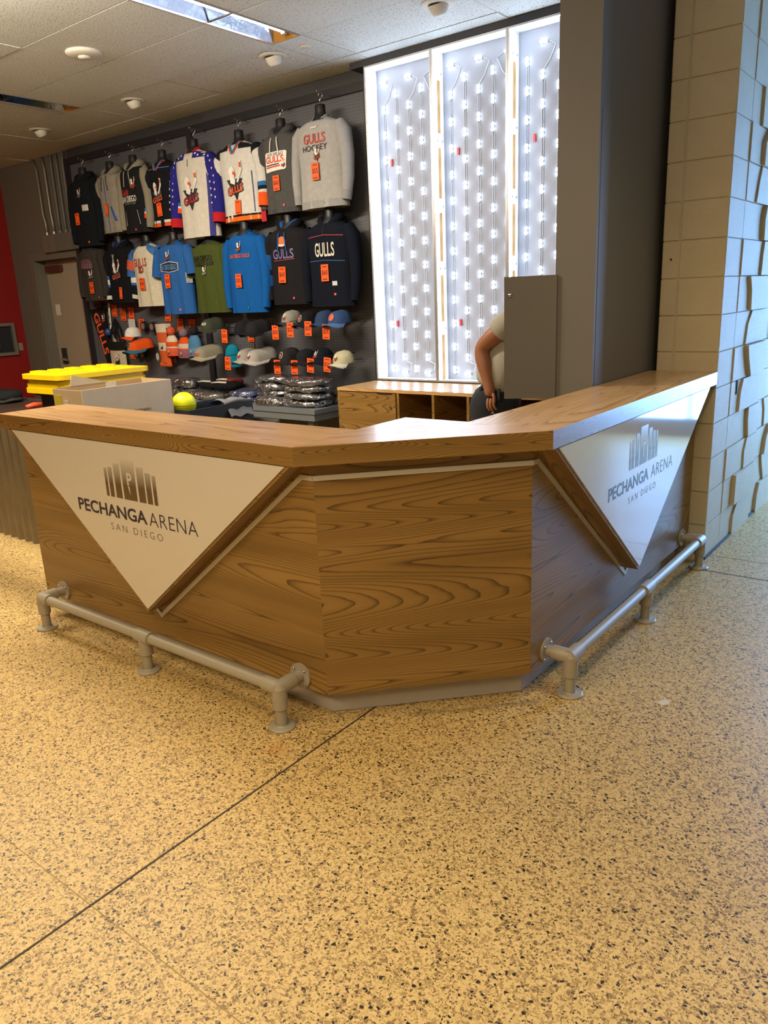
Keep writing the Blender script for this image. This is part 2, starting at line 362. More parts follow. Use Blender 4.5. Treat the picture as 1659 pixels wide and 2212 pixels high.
# ---- ceiling: dark plenum above separate fissured tiles
CZ = 3.40
ceil = struct(part('ceiling', MB().box(-10.62, 4.9, -4.9, 9.0, 3.56, 3.66).box(-10.42, 4.7, -4.7, 1.46, 3.405, 3.43).box(0.79, 4.7, 1.46, 8.8, 3.405, 3.43).box(-1.19, 0.79, 5.46, 8.8, 3.405, 3.43), mat('#8f8b80', 0.9)))
XB = [-10.42, -9.60, -8.38, -7.16, -6.87, -5.66, -4.39, -4.10, -2.88, -1.66, -0.44, 0.78]
YB = [1.47, 2.075, 2.68, 3.285, 3.89, 4.495, 5.10, 5.465]
for i in range(len(XB) - 1):
    for j in range(len(YB) - 1):
        x0, x1, y0, y1 = XB[i], XB[i + 1], YB[j], YB[j + 1]
        if abs(x1 - x0) < 0.4 and 2.07 <= (y0 + y1) / 2 <= 4.5: continue
        if x0 > -1.7 and y1 > 4.6: continue
        g = 0.003; dz = random.uniform(-0.002, 0.003)
        part('ceiling_tile', MB().box(x0 + g, x1 - g, y0 + g * 1.3, y1 - g * 1.3, CZ + dz, CZ + 0.016 + dz), TILE, ceil)
TBAR = mat('#a9a79c', 0.6)
for y in YB[1:-1]: part('tee_gap_bar', MB().box(XB[0], -1.70 if y > 4.55 else 0.77, y - 0.006, y + 0.006, CZ + 0.0045, CZ + 0.012), mat('#3f3d39', 0.8), ceil)  # dark bars added in the tile gaps, gap shade put into their colour
for x in XB[1:-1]: part('tee_gap_bar', MB().box(x - 0.006, x + 0.006, 1.47, 5.46 if x < -1.7 else 4.6, CZ + 0.002, CZ + 0.02), TBAR, ceil)

# ---- recessed fluorescent troffers
GOLD = mat('#b98a3d', 0.45, 0.3)
def troffer(x0, x1, y0, y1, label, lit):
    t = thing('ceiling_light', label, 'ceiling light', ((x0 + x1) / 2, (y0 + y1) / 2, CZ))
    refl = mat('#9fa6b4' if lit else '#8d8580', 0.12, 1.0, 0.15, 6, 0.4, 14)
    top = CZ + 0.085; a = 0.07
    for s0, s1, e in ((x0 + 0.012, x0 + a, 0), (x1 - 0.012, x1 - a, 1)):
        part('reflector', MB().add([(s0, y0, CZ + 0.004), (s0, y1, CZ + 0.004), (s1, y1, top), (s1, y0, top)], [(0, 1, 2, 3)]), refl, t, world=True)
    part('reflector', MB().add([(x0 + a, y0, top), (x0 + a, y1, top), (x1 - a, y1, top), (x1 - a, y0, top)], [(0, 1, 2, 3)]), refl, t, world=True)
    for y in (y0, y1): part('end_plate', MB().add([(x0 + 0.012, y, CZ), (x1 - 0.012, y, CZ), (x1 - a, y + (-0.05 if y == y1 else 0.05), top), (x0 + a, y + (-0.05 if y == y1 else 0.05), top)], [(0, 1, 2, 3)]), GOLD, t, world=True)
    for x in (x0, x1 - 0.014): part('side_rail', MB().box(x, x + 0.014, y0, y1, CZ - 0.004, CZ + 0.02), ALU, t, world=True)
    xc = (x0 + x1) / 2 + 0.03
    part('tube', MB().tube([(xc, y0 + 0.06, CZ + 0.04), (xc, y1 - 0.06, CZ + 0.04)], 0.014, 10), emis('#ffe9f2', 26) if lit else mat('#d8d6d0', 0.3), t, True, world=True)
    for y in (y0 + 0.05, y1 - 0.05): part('tube_holder', MB().box(xc - 0.018, xc + 0.018, y - 0.012, y + 0.012, CZ + 0.02, CZ + 0.085), mat('#d9d7d2', 0.5), t, world=True)
    return t
troffer(-4.385, -4.105, 2.08, 4.49, 'lit fluorescent ceiling trough with a bright tube and mirrored reflector', True)
troffer(-7.155, -6.875, 2.08, 4.49, 'unlit brown-looking fluorescent ceiling trough at the left frame edge', False)

# ---- eyeball downlights and round ceiling devices
WHT = mat('#cfcbc2', 0.5)
def downlight(x, y, label):
    t = thing('downlight', label, 'downlight', (x, y, CZ), 'white eyeball downlights in one row of the ceiling')
    part('trim_ring', MB().lathe([(0.062, -0.001), (0.066, -0.010), (0.085, -0.010), (0.108, -0.004), (0.110, 0.0)], seg=28, cap=False), WHT, t, True)
    mb = MB().lathe([(0.064, 0.004), (0.062, -0.02), (0.054, -0.045), (0.043, -0.060), (0.040, -0.062), (0.034, -0.045), (0.0, -0.04)], seg=24, cap=False)
    mb.xf(Matrix.Rotation(math.radians(22), 4, 'X')); part('eyeball', mb, WHT, t, True)
for x, w in ((-4.58, 'beside the end of the lit fluorescent trough'), (-6.36, 'above the hanging grey and black hoodies'), (-7.96, 'farthest along the row, nearest the red wall'), (-3.08, 'above the left half of the lit light boxes')):
    downlight(x, 4.69, 'white eyeball downlight ' + w)
t = thing('ceiling_speaker', 'wide flat white round ceiling disc between the two fluorescent troughs', 'ceiling disc', (-5.45, 3.64, CZ))
part('dome', MB().lathe([(0.125, 0.0), (0.128, -0.008), (0.11, -0.022), (0.06, -0.030), (0.0, -0.031)], seg=30, cap=False), WHT, t, True)
part('centre_cap', MB().lathe([(0.045, -0.027), (0.042, -0.040), (0.0, -0.043)], seg=20, cap=False), WHT, t, True)
t = thing('sprinkler_plate', 'tiny white round cover plate on the ceiling right of the fluorescent trough', 'cover plate', (-4.25, 4.70, CZ))
part('plate', MB().lathe([(0.045, 0.0), (0.043, -0.006), (0.0, -0.008)], seg=18, cap=False), WHT, t, True)

# ---- door in the back wall
DFR = mat('#6f6a60', 0.5); DLEAF = mat('#a3957f', 0.55, 0, 0.04, 6)
door = struct(part('door_1', MB().box(-9.86, -8.88, 5.60, 5.645, 0.01, 2.235), DLEAF))
for b in ((-9.965, -9.87, 5.445, 5.475, 0, 2.335), (-8.87, -8.80, 5.445, 5.475, 0, 2.335), (-9.87, -8.87, 5.445, 5.475, 2.24, 2.335)): part('door_frame', MB().box(*b), DFR, door)
part('door_jamb', MB().box(-9.872, -9.85, 5.47, 5.60, 0, 2.24), DFR, door)
hd = part('lock_plate', MB().box(-9.74, -9.65, 5.575, 5.60, 0.94, 1.14), mat('#3d3a38', 0.4, 0.5), door)
part('lever', MB().tube([(-9.69, 5.58, 1.00), (-9.69, 5.53, 1.00), (-9.56, 5.53, 0.99)], 0.014, 8), CHROME, hd)
part('notice', MB().box(-9.76, -9.66, 5.596, 5.60, 1.56, 1.70), mat('#d9d4c8', 0.7), door)
part('door_closer', MB().box(-9.78, -9.45, 5.54, 5.60, 2.10, 2.18), mat('#55281f', 0.5), door)

# ---- conduits above the door
def conduit(x, top_dx, m, label):
    t = thing('conduit', label, 'conduit', (x, 5.44, 2.32), 'vertical conduits above the door')
    p = [(0, 0, 0.19), (0, 0, 0.34), (top_dx * 0.3, -0.0, 0.44), (top_dx * 0.3, 0, 0.95), (top_dx, 0, 1.08)]
    part('pipe', MB().tube(p, 0.017, 8), m, t, True)
    part('junction_box', MB().box(-0.055, 0.055, -0.05, 0.03, 0, 0.2), m, t)
    part('collar', MB().tube([(0, 0, 0.2), (0, 0, 0.235)], 0.026, 10), m, t)
CG = mat('#8f887b', 0.4, 0.5); CD = mat('#67625a', 0.55)
for i, (x, m, w) in enumerate([(-9.42, CG, 'bare metal conduit farthest left above the door'), (-9.26, CG, 'second bare metal conduit from the left above the door'), (-9.12, CD, 'grey painted conduit beside the bare metal conduits'), (-8.99, CD, 'middle grey painted conduit of the bundle above the door'), (-8.87, CD, 'fifth conduit from the left above the door'), (-8.74, CD, 'rightmost grey conduit next to the pegboard edge')]):
    conduit(x, (-0.10, -0.04, 0.02, 0.0, 0.03, 0.0)[i], m, w)
t = thing('wall_niche_box', 'small grey metal frame box with dark inside on the red wall', 'wall box', (-10.42, 5.18, 1.07))
for b in ((0, 0.05, -0.28, -0.24, 0.0, 0.42), (0, 0.05, 0.10, 0.14, 0.0, 0.42), (0, 0.05, -0.24, 0.10, 0.0, 0.04), (0, 0.05, -0.24, 0.10, 0.38, 0.42)): part('frame_bar', MB().box(*b), mat('#8a857a', 0.4, 0.4), t)
part('back_plate', MB().box(0.002, 0.012, -0.24, 0.10, 0.04, 0.38), mat('#23252a', 0.5), t)
part('handset', MB().box(0.012, 0.045, -0.16, -0.08, 0.08, 0.33), mat('#2e3540', 0.4), t)
p = part('switch_plate', MB().box(-10.42, -10.41, 5.35, 5.41, 1.12, 1.22), mat('#8f8577', 0.5)); tagit(p, 'small plain switch plate right of the frame box on the red wall', 'switch plate')

# ---- painted concrete-block wall on the right
wall_right = struct(part('wall_right', MB().box(-1.53, -1.1945, 4.6055, 8.8, 0, 3.4), mat('#c2b59b', 0.9)))
def bev_block(name, mb): return part(name, mb, BLOCK, wall_right)
H = 0.2035
for k in range(17):
    z0 = 0.012 + k * H - (0.012 if k == 0 else 0); z1 = min(0.012 + (k + 1) * H - 0.007, 3.4); j = random.uniform(-0.002, 0.002)
    bev_block('concrete_block', MB().prism([(-1.437, 4.606 + j), (-1.433, 4.60 + j), (-1.195, 4.60 + j), (-1.19, 4.606 + j), (-1.19, 4.915), (-1.225, 4.918), (-1.437, 4.66)], z0, z1))
    bev_block('concrete_block', MB().prism([(-1.535, 4.605 + j), (-1.53, 4.60 + j), (-1.445, 4.60 + j), (-1.444, 4.605 + j), (-1.444, 4.66), (-1.535, 4.66)], z0, z1))
# sculpted relief blocks on the corridor face: wedge-cut pieces standing proud of their neighbours
cuts = [(5.18, 5.18, 5.27), (5.12, 5.12, 5.12), (5.33, 5.32, 5.37), (5.38, 5.34, 5.34), (5.09, 5.10, 5.15), (5.26, 5.18, 5.14), (5.15, 5.18, 5.26), (5.16, 5.14, 5.09), (5.35, 5.36, 5.38), (5.34, 5.33, 5.36), (5.12, 5.16, 5.2)]
for cell in range(5):
    yo = cell * 0.705; far = cell > 1
    for k in range(17):
        z0 = 0.012 + k * H - (0.012 if k == 0 else 0); z1 = min(0.012 + (k + 1) * H - 0.006, 3.4); zm = (z0 + z1) / 2 + 0.02
        if far and cell > 3: 
            bev_block('concrete_block', MB().prism([(4.922 + yo, z0), (5.62 + yo, z0), (5.62 + yo, z1), (4.922 + yo, z1)], -1.225, -1.19, 'x')); continue
        b = [c + yo for c in cuts[(k + cell * 4) % 11]]; A0 = 4.922 + yo; E0 = 5.621 + yo; g = 0.004
        da = (-1.19, -1.186, -1.182)[k % 3]; db = da + (0.014, 0.02, 0.010, 0.024)[(k * 3 + cell) % 4]
        bev_block('concrete_block', MB().prism([(A0, z0), (b[0] - g, z0), (b[1] - g, zm), (b[2] - g, z1), (A0, z1)], -1.21, da, 'x'))
        bev_block('concrete_block', MB().prism([(b[0] + g, z0), (E0, z0), (E0, z1), (b[2] + g, z1), (b[1] + g, zm)], -1.21, db, 'x'))
part('slot', MB().box(-1.186, -1.180, 5.035, 5.06, 0.94, 1.03), mat('#07070c', 0.8), wall_right)
part('anchor_hole', MB().tube([(-1.483, 4.61, 1.742), (-1.483, 4.5975, 1.742)], 0.006, 8), mat('#07070c', 0.8), wall_right)
part('mortar_bead', MB().prism([(4.60, 0.0), (8.4, 0.0), (8.4, 0.012), (4.60, 0.012)], -1.19, -1.178, 'x'), mat('#4a4a50', 0.8), wall_right)

# ================================================================== SERVICE COUNTER
LW = dict(world=True)
XD, YD, CD45 = (1, 0, 0), (0, 1, 0), (1, 1.02, 0)
top = thing('countertop', 'angled wood-grain worktop running over the whole service counter', 'worktop', (-1.85, 2.0, 1.05))
slabs = [([(-3.905, 1.843), (-1.845, 1.843), (-1.875, 2.22), (-3.905, 2.22)], XD), ([(-1.845, 1.843), (-1.187, 2.50), (-1.57, 2.547), (-1.875, 2.547), (-1.875, 2.22)], CD45), ([(-1.187, 2.50), (-1.187, 4.597), (-1.57, 4.597), (-1.57, 2.547)], YD)]
for pts, d in slabs:
    part('slab', MB().prism(pts, 1.05, 1.1185), WOODF, top, uv=d, **LW)
    part('top_veneer', MB().prism(pts, 1.1185, 1.12), WOODTOP, top, uv=d, off=(3.1, 1.7), **LW)

base = thing('counter_base', 'wood-clad service counter with two white triangular sign boxes and silver trim', 'counter', (-1.85, 2.0, 0))
part('carcass', MB().prism([(-3.90, 1.967), (-1.863, 1.967), (-1.305, 2.54), (-1.305, 4.58), (-1.545, 4.58), (-1.545, 2.57), (-1.90, 2.57), (-1.90, 2.19), (-3.90, 2.19)], 0.12, 1.049), WOOD, base, uv=XD, **LW)
part('front_panel', MB().prism([(-3.915, 1.946), (-1.854, 1.946), (-1.862, 1.966), (-3.915, 1.966)], 0.12, 1.05), WOOD, base, uv=XD, off=(2.3, 4.15), **LW)
part('front_panel', MB().prism([(-1.854, 1.946), (-1.283, 2.531), (-1.304, 2.539), (-1.862, 1.966)], 0.12, 1.05), WOOD, base, uv=CD45, off=(6.35, 2.42), **LW)
part('front_panel', MB().prism([(-1.283, 2.531), (-1.283, 4.58), (-1.304, 4.58), (-1.304, 2.539)], 0.12, 1.05), WOOD, base, uv=YD, off=(8.4, 5.3), **LW)
part('end_panel', MB().box(-3.915, -3.901, 1.9661, 2.20, 0.12, 1.05), WOOD, base, uv=YD, **LW)
KICK = mat('#b3aca4', 0.42, 0.1, 0.03)
part('kick_plate', MB().prism([(-3.88, 2.016), (-1.894, 2.016), (-1.90, 2.03), (-3.88, 2.03)], 0.004, 0.12), KICK, base, **LW)
part('kick_plate', MB().prism([(-1.894, 2.016), (-1.347, 2.576), (-1.362, 2.582), (-1.90, 2.03)], 0.004, 0.12), KICK, base, **LW)
part('kick_plate', MB().prism([(-1.347, 2.576), (-1.347, 4.56), (-1.362, 4.56), (-1.362, 2.582)], 0.004, 0.12), KICK, base, **LW)

# silver trim laid into the panels
TRIM = mat('#cdc7bd', 0.35, 0.35, 0.03)
def strip(pts, w, a, b, axis):
    n = len(pts); L = []; R = []
    for i, p in enumerate(pts):
        d0 = Vector(pts[i]) - Vector(pts[i - 1]) if i else Vector(pts[1]) - Vector(pts[0])
        d1 = Vector(pts[i + 1]) - Vector(pts[i]) if i < n - 1 else d0
        n0 = Vector((-d0.y, d0.x)).normalized(); n1 = Vector((-d1.y, d1.x)).normalized(); m = (n0 + n1).normalized(); k = w / 2 / max(0.35, m.dot(n0))
        L.append(tuple(Vector(p) + m * k)); R.append(tuple(Vector(p) - m * k))
    for i in range(n - 1): part('trim_strip', MB().prism([L[i], L[i + 1], R[i + 1], R[i]], a, b, axis), TRIM, base, **LW)
strip([(-2.912, 0.255), (-2.874, 0.224), (-1.908, 0.988), (-1.854, 0.988)], 0.019, 1.9405, 1.946, 'y')
strip([(2.531, 0.988), (2.568, 0.988), (3.537, 0.232), (3.585, 0.272)], 0.019, -1.283, -1.2775, 'x')
part('trim_strip', MB().prism([(-1.851, 1.9405), (-1.2775, 2.5285), (-1.283, 2.531), (-1.854, 1.946)], 0.9785, 0.9975), TRIM, base, **LW)

# triangular sign boxes
def gradient_print(z0, z1, c0, c1):
    s = NT('faded_print'); co = s.n('ShaderNodeTexCoord').outputs['Object']; z = s.n('ShaderNodeSeparateXYZ', Vector=co).outputs[2]
    f = s.math('DIVIDE', s.math('SUBTRACT', z, z0), z1 - z0)
    s.p(Base_Color=s.ramp(f, [(0.0, c0), (0.35, c0), (1.0, c1)]), Roughness=0.25); return s.m
ACR = mat('#cdc5bb', 0.08, 0, 0.015, 3, 0, 200, 0.2)
NAVY = mat('#1d1a38', 0.3); TAN = mat('#77634a', 0.3); FADE = gradient_print(0.80, 0.985, '#5d4b34', '#c9c1b6')
BARS = [(0.0, 0.0529, 0.93), (0.083, 0.162, 0.937), (0.203, 0.322, 0.957), (0.359, 0.613, 0.98), (0.653, 0.782, 0.957), (0.81, 0.906, 0.937), (0.937, 1.0, 0.93)]
def sign(axis, tri, wtri, a, b, fn, x0, x1, zb, name_u, san_u, zc_name, zc_san):
    box = part('sign_box', MB().prism(wtri, a, b[0], axis), WOOD, base, uv=XD if axis == 'y' else YD, **LW)
    part('sign_face', MB().prism(tri, b[0], b[1], axis), ACR, box, **LW)
    mb = MB()
    for f0, f1, zt in BARS:
        u0 = x0 + (x1 - x0) * f0; u1 = x0 + (x1 - x0) * f1; zt += zb - 0.803
        quad_on(mb, u0, u1, zb, zt, fn, 2)
    part('logo_bars', mb, FADE, box, **LW)
    cxm = x0 + (x1 - x0) * 0.486; mb = MB(); f2 = lambda u, v: Vector(fn(u, v)) + (Vector(fn(u, v)) - Vector(fn(u, v))) + OUT[axis]
    text_on(mb, 'P', cxm + 0.006, zb + 0.092, 0.036, 0.06, f2, 0.02)
    poly_on(mb, [(cxm - 0.012, zb + 0.064), (cxm + 0.0, zb + 0.066), (cxm + 0.004, zb + 0.022), (cxm - 0.004, zb + 0.04)], f2)
    part('feather_mark', mb, ACR, box, **LW)
    (n0, n1), (m0, m1) = name_u
    mb = MB(); text_on(mb, 'PECHANGA', (n0 + n1) / 2, zc_name, n1 - n0, 0.060, fn, 0.022); text_on(mb, 'ARENA', (m0 + m1) / 2, zc_name, m1 - m0, 0.060, fn, -0.012, 0, 0, 1.05); part('lettering', mb, NAVY, box, **LW)
    mb = MB(); text_on(mb, 'SAN DIEGO', sum(san_u) / 2, zc_san, san_u[1] - san_u[0], 0.032, fn, -0.010, 0, 0, 1.45); part('lettering', mb, TAN, box, **LW)
OUT = {'y': Vector((0, -0.0006, 0)), 'x': Vector((0.0006, 0, 0))}
sign('y', [(-3.80, 1.046), (-2.832, 0.299), (-1.892, 1.046)], [(-3.842, 1.0495), (-2.843, 0.279), (-1.867, 1.0495)], 1.9459, (1.852, 1.8455), lambda u, v: (u, 1.8448, v), -3.026, -2.655, 0.803, ((-3.276, -2.748), (-2.733, -2.412)), (-3.028, -2.652), 0.736, 0.662)
sign('x', [(2.557, 1.046), (3.477, 0.303), (4.475, 1.046)], [(2.53, 1.0495), (3.482, 0.283), (4.505, 1.0495)], -1.2829, (-1.195, -1.1885), lambda u, v: (-1.1878, u, v), 3.275, 3.64, 0.815, ((3.045, 3.535), (3.568, 3.882)), (3.284, 3.642), 0.752, 0.675)

# ---- tubular foot rails
RAILM = mat('#a39a88', 0.45, 0.05, 0.04)
def foot_rail(axis, fixed, p0, pm, p1, wall, label, ext=0.0):
    P = (lambda u, f, z: (u, f, z)) if axis == 'x' else (lambda u, f, z: (f, u, z))
    t = thing('foot_rail', label, 'foot rail', P(pm, fixed, 0), 'grey tubular foot rails'); z = 0.17
    part('rail_pipe', MB().tube([P(p0, fixed, z), P(p1 + ext, fixed, z)], 0.0235, 18), RAILM, t, 'auto', **LW)
    for u in (p0, pm, p1):
        q = part('post', MB().tube([P(u, fixed, 0.004), P(u, fixed, z)], 0.0225, 16), RAILM, t, 'auto', **LW)
        c = P(u, fixed, 0); part('floor_flange', MB().lathe([(0.0, 0.0), (0.052, 0.0), (0.053, 0.006), (0.049, 0.010), (0.027, 0.012), (0.024, 0.016)], c, 26, cap=False), RAILM, t, 'auto', **LW)
        sg = 1 if u == p0 else -1
        mb = MB().tube([P(u, fixed, z - 0.085), P(u, fixed, z)], 0.0305, 18)
        if u == pm: mb.tube([P(u - 0.05, fixed, z), P(u + 0.05, fixed, z)], 0.031, 18)
        else:
            mb.tube([P(u - 0.03 * sg * (0.6 if ext else 0.02), fixed, z), P(u + 0.075 * sg, fixed, z)], 0.031, 18)
            w = 1 if wall > fixed else -1; mb.tube([P(u, fixed, z), P(u, fixed + 0.075 * w, z)], 0.0305, 18); c0 = P(u, fixed, z)
            mb.lathe([(0.001, -0.031), (0.022, -0.022), (0.031, 0), (0.022, 0.022), (0.001, 0.031)], c0, 18)
            part('elbow', mb, RAILM, t, 'auto', **LW)
            part('stub', MB().tube([P(u, fixed, z), P(u, wall, z)], 0.0235, 16), RAILM, t, 'auto', **LW)
            fl = part('wall_flange', MB().tube([P(u, wall - 0.010 * w, z), P(u, wall - 0.0005 * w, z)], 0.052, 26), RAILM, t, 'auto', **LW)
            for k in range(4):
                a = PI / 4 + k * PI / 2; part('screw', MB().lathe([(0.0055, -0.004), (0.004, 0.002), (0.0, 0.004)], P(u + 0.040 * math.cos(a), wall - 0.012 * w, z + 0.040 * math.sin(a)), 8, cap=False), CHROME, fl, True, **LW)
            continue
        part('tee', mb, RAILM, t, 'auto', **LW)
foot_rail('x', 1.82, -3.73, -2.85, -1.99, 1.946, 'grey tubular foot rail along the left wing of the counter')
foot_rail('y', -1.172, 2.665, 3.545, 4.44, -1.283, 'grey tubular foot rail along the right wing of the counter', 0.035)

# ---- neighbouring stand with corrugated cladding, left of the counter
t = thing('corrugated_stand', 'corrugated metal clad stand behind the left end of the counter', 'stand', (-5.0, 2.1, 0))
def corr(a, b):
    x = -6.6 + 2.64 * a; return (x, 2.10 + 0.012 * max(-0.6, min(0.6, math.sin(x * 2 * PI / 0.085))) / 0.6, 0.30 + 0.72 * b)
part('corrugated_sheet', MB().grid(corr, 249, 2), mat('#8f8676', 0.38, 0.7, 0.12, 9), t, **LW)
part('frame', MB().box(-6.6, -3.96, 2.125, 2.16, 0.42, 1.0), mat('#2a2520', 0.8), t, **LW)
for x in (-6.5, -4.1): part('leg', MB().box(x, x + 0.06, 2.17, 2.23, 0, 1.0), mat('#2a2520', 0.8), t, **LW)

# ================================================================== UTILITY COLUMN WITH OPEN DOOR
GREY = mat('#6e6a64', 0.5, 0, 0.03, 5)
t = thing('utility_column', 'tall plain grey utility column behind the right wing of the counter', 'column', (-1.68, 4.3, 0))
part('front_panel', MB().box(-1.792, -1.579, 3.765, 3.785, 0, 3.395), GREY, t, **LW)
part('side_panel', MB().box(-1.60, -1.58, 3.7855, 5.26, 0, 3.395), GREY, t, **LW)
part('back_side_panel', MB().box(-1.792, -1.772, 3.7855, 5.26, 0, 3.395), GREY, t, **LW)
part('cover_strip', MB().box(-1.58, -1.577, 3.79, 3.905, 0.0, 2.42), GREY, t, **LW)
pd = thing('panel_door', 'grey metal access door standing open on the left of the utility column', 'panel door', (-1.793, 3.76, 1.052))
ang = math.atan2(3.655 - 3.76, -2.025 + 1.793); ln = math.hypot(0.105, 0.232)
mb = MB().box(-0.012, ln, -0.012, 0.012, 0, 0.626); mb.xf(Matrix.Rotation(ang, 4, 'Z')); part('door_leaf', mb, GREY, pd)
mb = MB().lathe([(0.011, 0), (0.011, 0.006), (0.006, 0.008), (0.0, 0.008)], (0, 0, 0), 12, cap=False); mb.xf(Matrix.Rotation(ang, 4, 'Z') @ Matrix.Translation((ln - 0.03, 0.012, 0.535)) @ Matrix.Rotation(-PI / 2, 4, 'X')); part('lock', mb, CHROME, pd, True)
for z in (0.06, 0.5): part('hinge', MB().tube([(0, 0, z), (0, 0, z + 0.07)], 0.008, 8), GREY, pd, True)

# ================================================================== BACK CABINET
cab = thing('back_cabinet', 'low wood-grain cabinet with open cubbies under the lit light boxes', 'cabinet', (-3.0, 5.0, 0))
CT = 0.915
part('top', MB().box(-4.165, -1.80, 4.73, 5.25, CT - 0.025, CT), WOODTOP, cab, uv=XD, off=(5.5, 8.1), **LW)
for x in (-4.165, -3.562, -3.235, -2.93, -2.62, -2.30, -1.825): part('upright', MB().box(x, x + 0.022, 4.732, 5.24, 0.06, CT - 0.0255), WOOD, cab, uv=YD, **LW)
part('back', MB().box(-4.143, -1.83, 5.225, 5.239, 0.06, CT - 0.026), WOOD, cab, uv=XD, **LW)
part('bottom', MB().box(-4.143, -1.83, 4.734, 5.224, 0.06, 0.08), WOOD, cab, uv=XD, **LW)
part('shelf', MB().box(-3.539, -1.83, 4.76, 5.224, 0.45, 0.47), WOOD, cab, uv=XD, **LW)
part('toe_kick', MB().box(-4.15, -1.82, 4.78, 5.2, 0, 0.0595), BLACK, cab, **LW)
cd = part('door', MB().box(-4.140, -3.567, 4.722, 4.742, 0.085, CT - 0.032), WOOD, cab, uv=XD, off=(1.1, 3.3), **LW)
part('edge_pull', MB().box(-3.74, -3.60, 4.716, 4.722, CT - 0.036, CT - 0.03), CHROME, cd, **LW)
part('lock', MB().tube([(-3.615, 4.722, 0.78), (-3.615, 4.712, 0.78)], 0.012, 12), CHROME, cd, **LW)

# ================================================================== LIGHT BOXES
LEDM = emis('#d8e9ff', 34.0); WIRE = mat('#c9ced6', 0.5); BACKP = mat('#8f9097', 0.55, 0, 0.02, 4); RET = mat('#eceef0', 0.4, 0, 0.01)
mb = MB().box(-0.010, 0.010, -0.008, 0, -0.034, 0.034)
mb.cur = 1
for z in (-0.017, 0.017):
    st = len(mb.v); mb.lathe([(0.0125, 0.0), (0.0105, 0.008), (0.0, 0.0125)], (0, 0, 0), 8, cap=False)
    mb.xf(Matrix.Translation((0, -0.008, z)) @ Matrix.Rotation(PI / 2, 4, 'X'), st)
LEDMESH = mb.mesh('led_module', [WHT, LEDM], True)
def light_box(x0, x1, label, phase, tape):
    z0, z1, yf, yb = 0.921, 3.352, 5.26, 5.415
    t = thing('light_box', label, 'light box', ((x0 + x1) / 2, yb, z0), 'tall lit light boxes without their covers')
    part('back_panel', MB().box(x0 + 0.004, x1 - 0.004, yb, yb + 0.01, z0, z1), BACKP, t, **LW)
    for n, b in (('side_return', (x0, x0 + 0.006)), ('side_return', (x1 - 0.006, x1))): part(n, MB().box(b[0], b[1], yf + 0.006, yb, z0, z1), RET, t, **LW)
    part('top_return', MB().box(x0 + 0.006, x1 - 0.006, yf + 0.006, yb, z1 - 0.006, z1), RET, t, **LW)
    part('bottom_return', MB().box(x0 + 0.006, x1 - 0.006, yf + 0.006, yb, z0, z0 + 0.006), RET, t, **LW)
    for b in ((x0, x0 + 0.013, z0, z1), (x1 - 0.013, x1, z0, z1), (x0 + 0.013, x1 - 0.013, z0, z0 + 0.013), (x0 + 0.013, x1 - 0.013, z1 - 0.013, z1)): part('frame_bar', MB().box(b[0], b[1], yf, yf + 0.006, b[2], b[3]), ALU, t, **LW)
    part('edge_strip', MB().box(x0 + 0.0065, x0 + 0.010, yf + 0.02, yf + 0.035, z0 + 0.02, z1 - 0.02), LEDM, t, **LW)
    part('edge_strip', MB().box(x0 + 0.02, x1 - 0.02, yf + 0.02, yf + 0.032, z1 - 0.010, z1 - 0.0065), LEDM, t, **LW)
    w = x1 - x0; xs = [x0 + w * f for f in (0.12, 0.31, 0.50, 0.69, 0.88)]
    for i, x in enumerate(xs):
        st = 0.20 if (i + phase) % 2 == 0 else 0.10; z = z1 - 0.10 - st; pz = []
        while z > z0 + 0.07: pz.append(z); z -= 0.186
        for z in pz: place('led_module', LEDMESH, t, (x - (x0 + x1) / 2, 0, z - z0))
        part('wire', MB().tube([(x - 0.006, yb - 0.003, pz[0]), (x - 0.006, yb - 0.003, pz[-1])], 0.0025, 4, False), WIRE, t, **LW)
        part('wire', MB().tube([(x + 0.008, yb - 0.003, pz[0]), (x + 0.008, yb - 0.003, pz[-1])], 0.0025, 4, False), WIRE, t, **LW)
        if i % 2 == phase % 2:
            place('led_module', LEDMESH, t, (x - (x0 + x1) / 2, 0, z1 - z0 - 0.10), (0, PI / 2, 0))
            xe = x + 0.09 if i < 4 else x - 0.09
            part('wire', MB().tube([(x + 0.04 * (1 if i < 4 else -1), yb - 0.004, z1 - 0.10), (xe, yb - 0.004, z1 - 0.13), ((x + xe) / 2, yb - 0.004, z1 - 0.22), (x, yb - 0.004, pz[0] + 0.03)], 0.003, 4, False), WIRE, t, **LW)
        else:
            place('led_module', LEDMESH, t, (x - (x0 + x1) / 2, 0, 0.055), (0, PI / 2, 0))
            xe = x + 0.075 if i < 4 else x - 0.075
            part('wire', MB().tube([(x, yb - 0.004, pz[-1] - 0.03), (xe, yb - 0.004, z0 + 0.13), (xe - 0.01, yb - 0.004, z0 + 0.08)], 0.003, 4, False), WIRE, t, **LW)
    for z in (2.63, 1.36): part('wire_splice', MB().box(x0 + w * 0.20, x0 + w * 0.225, yb - 0.012, yb, z, z + 0.05), mat('#c2222b', 0.4), t, **LW)
    if tape:
        for k in range(5):
            za = z1 - 0.20 - k * 0.465
            part('wood_strip', MB().box(x0 + 0.0062, x0 + 0.0085, yf + 0.07, yf + 0.105, za - 0.36, za), mat('#b48a4e', 0.6), t, **LW)
            for y in (yf + 0.065, yf + 0.125): part('rivet', MB().tube([(x0 + 0.006, y, za + 0.05), (x0 + 0.010, y, za + 0.05)], 0.008, 8), ALU, t, **LW)
light_box(-4.165, -3.533, 'tall lit light box standing next to the merchandise pegboard', 0, False)
light_box(-3.531, -2.893, 'middle tall lit light box of the three', 0, True)
light_box(-2.891, -2.253, 'tall lit light box partly hidden by the grey column', 1, True)
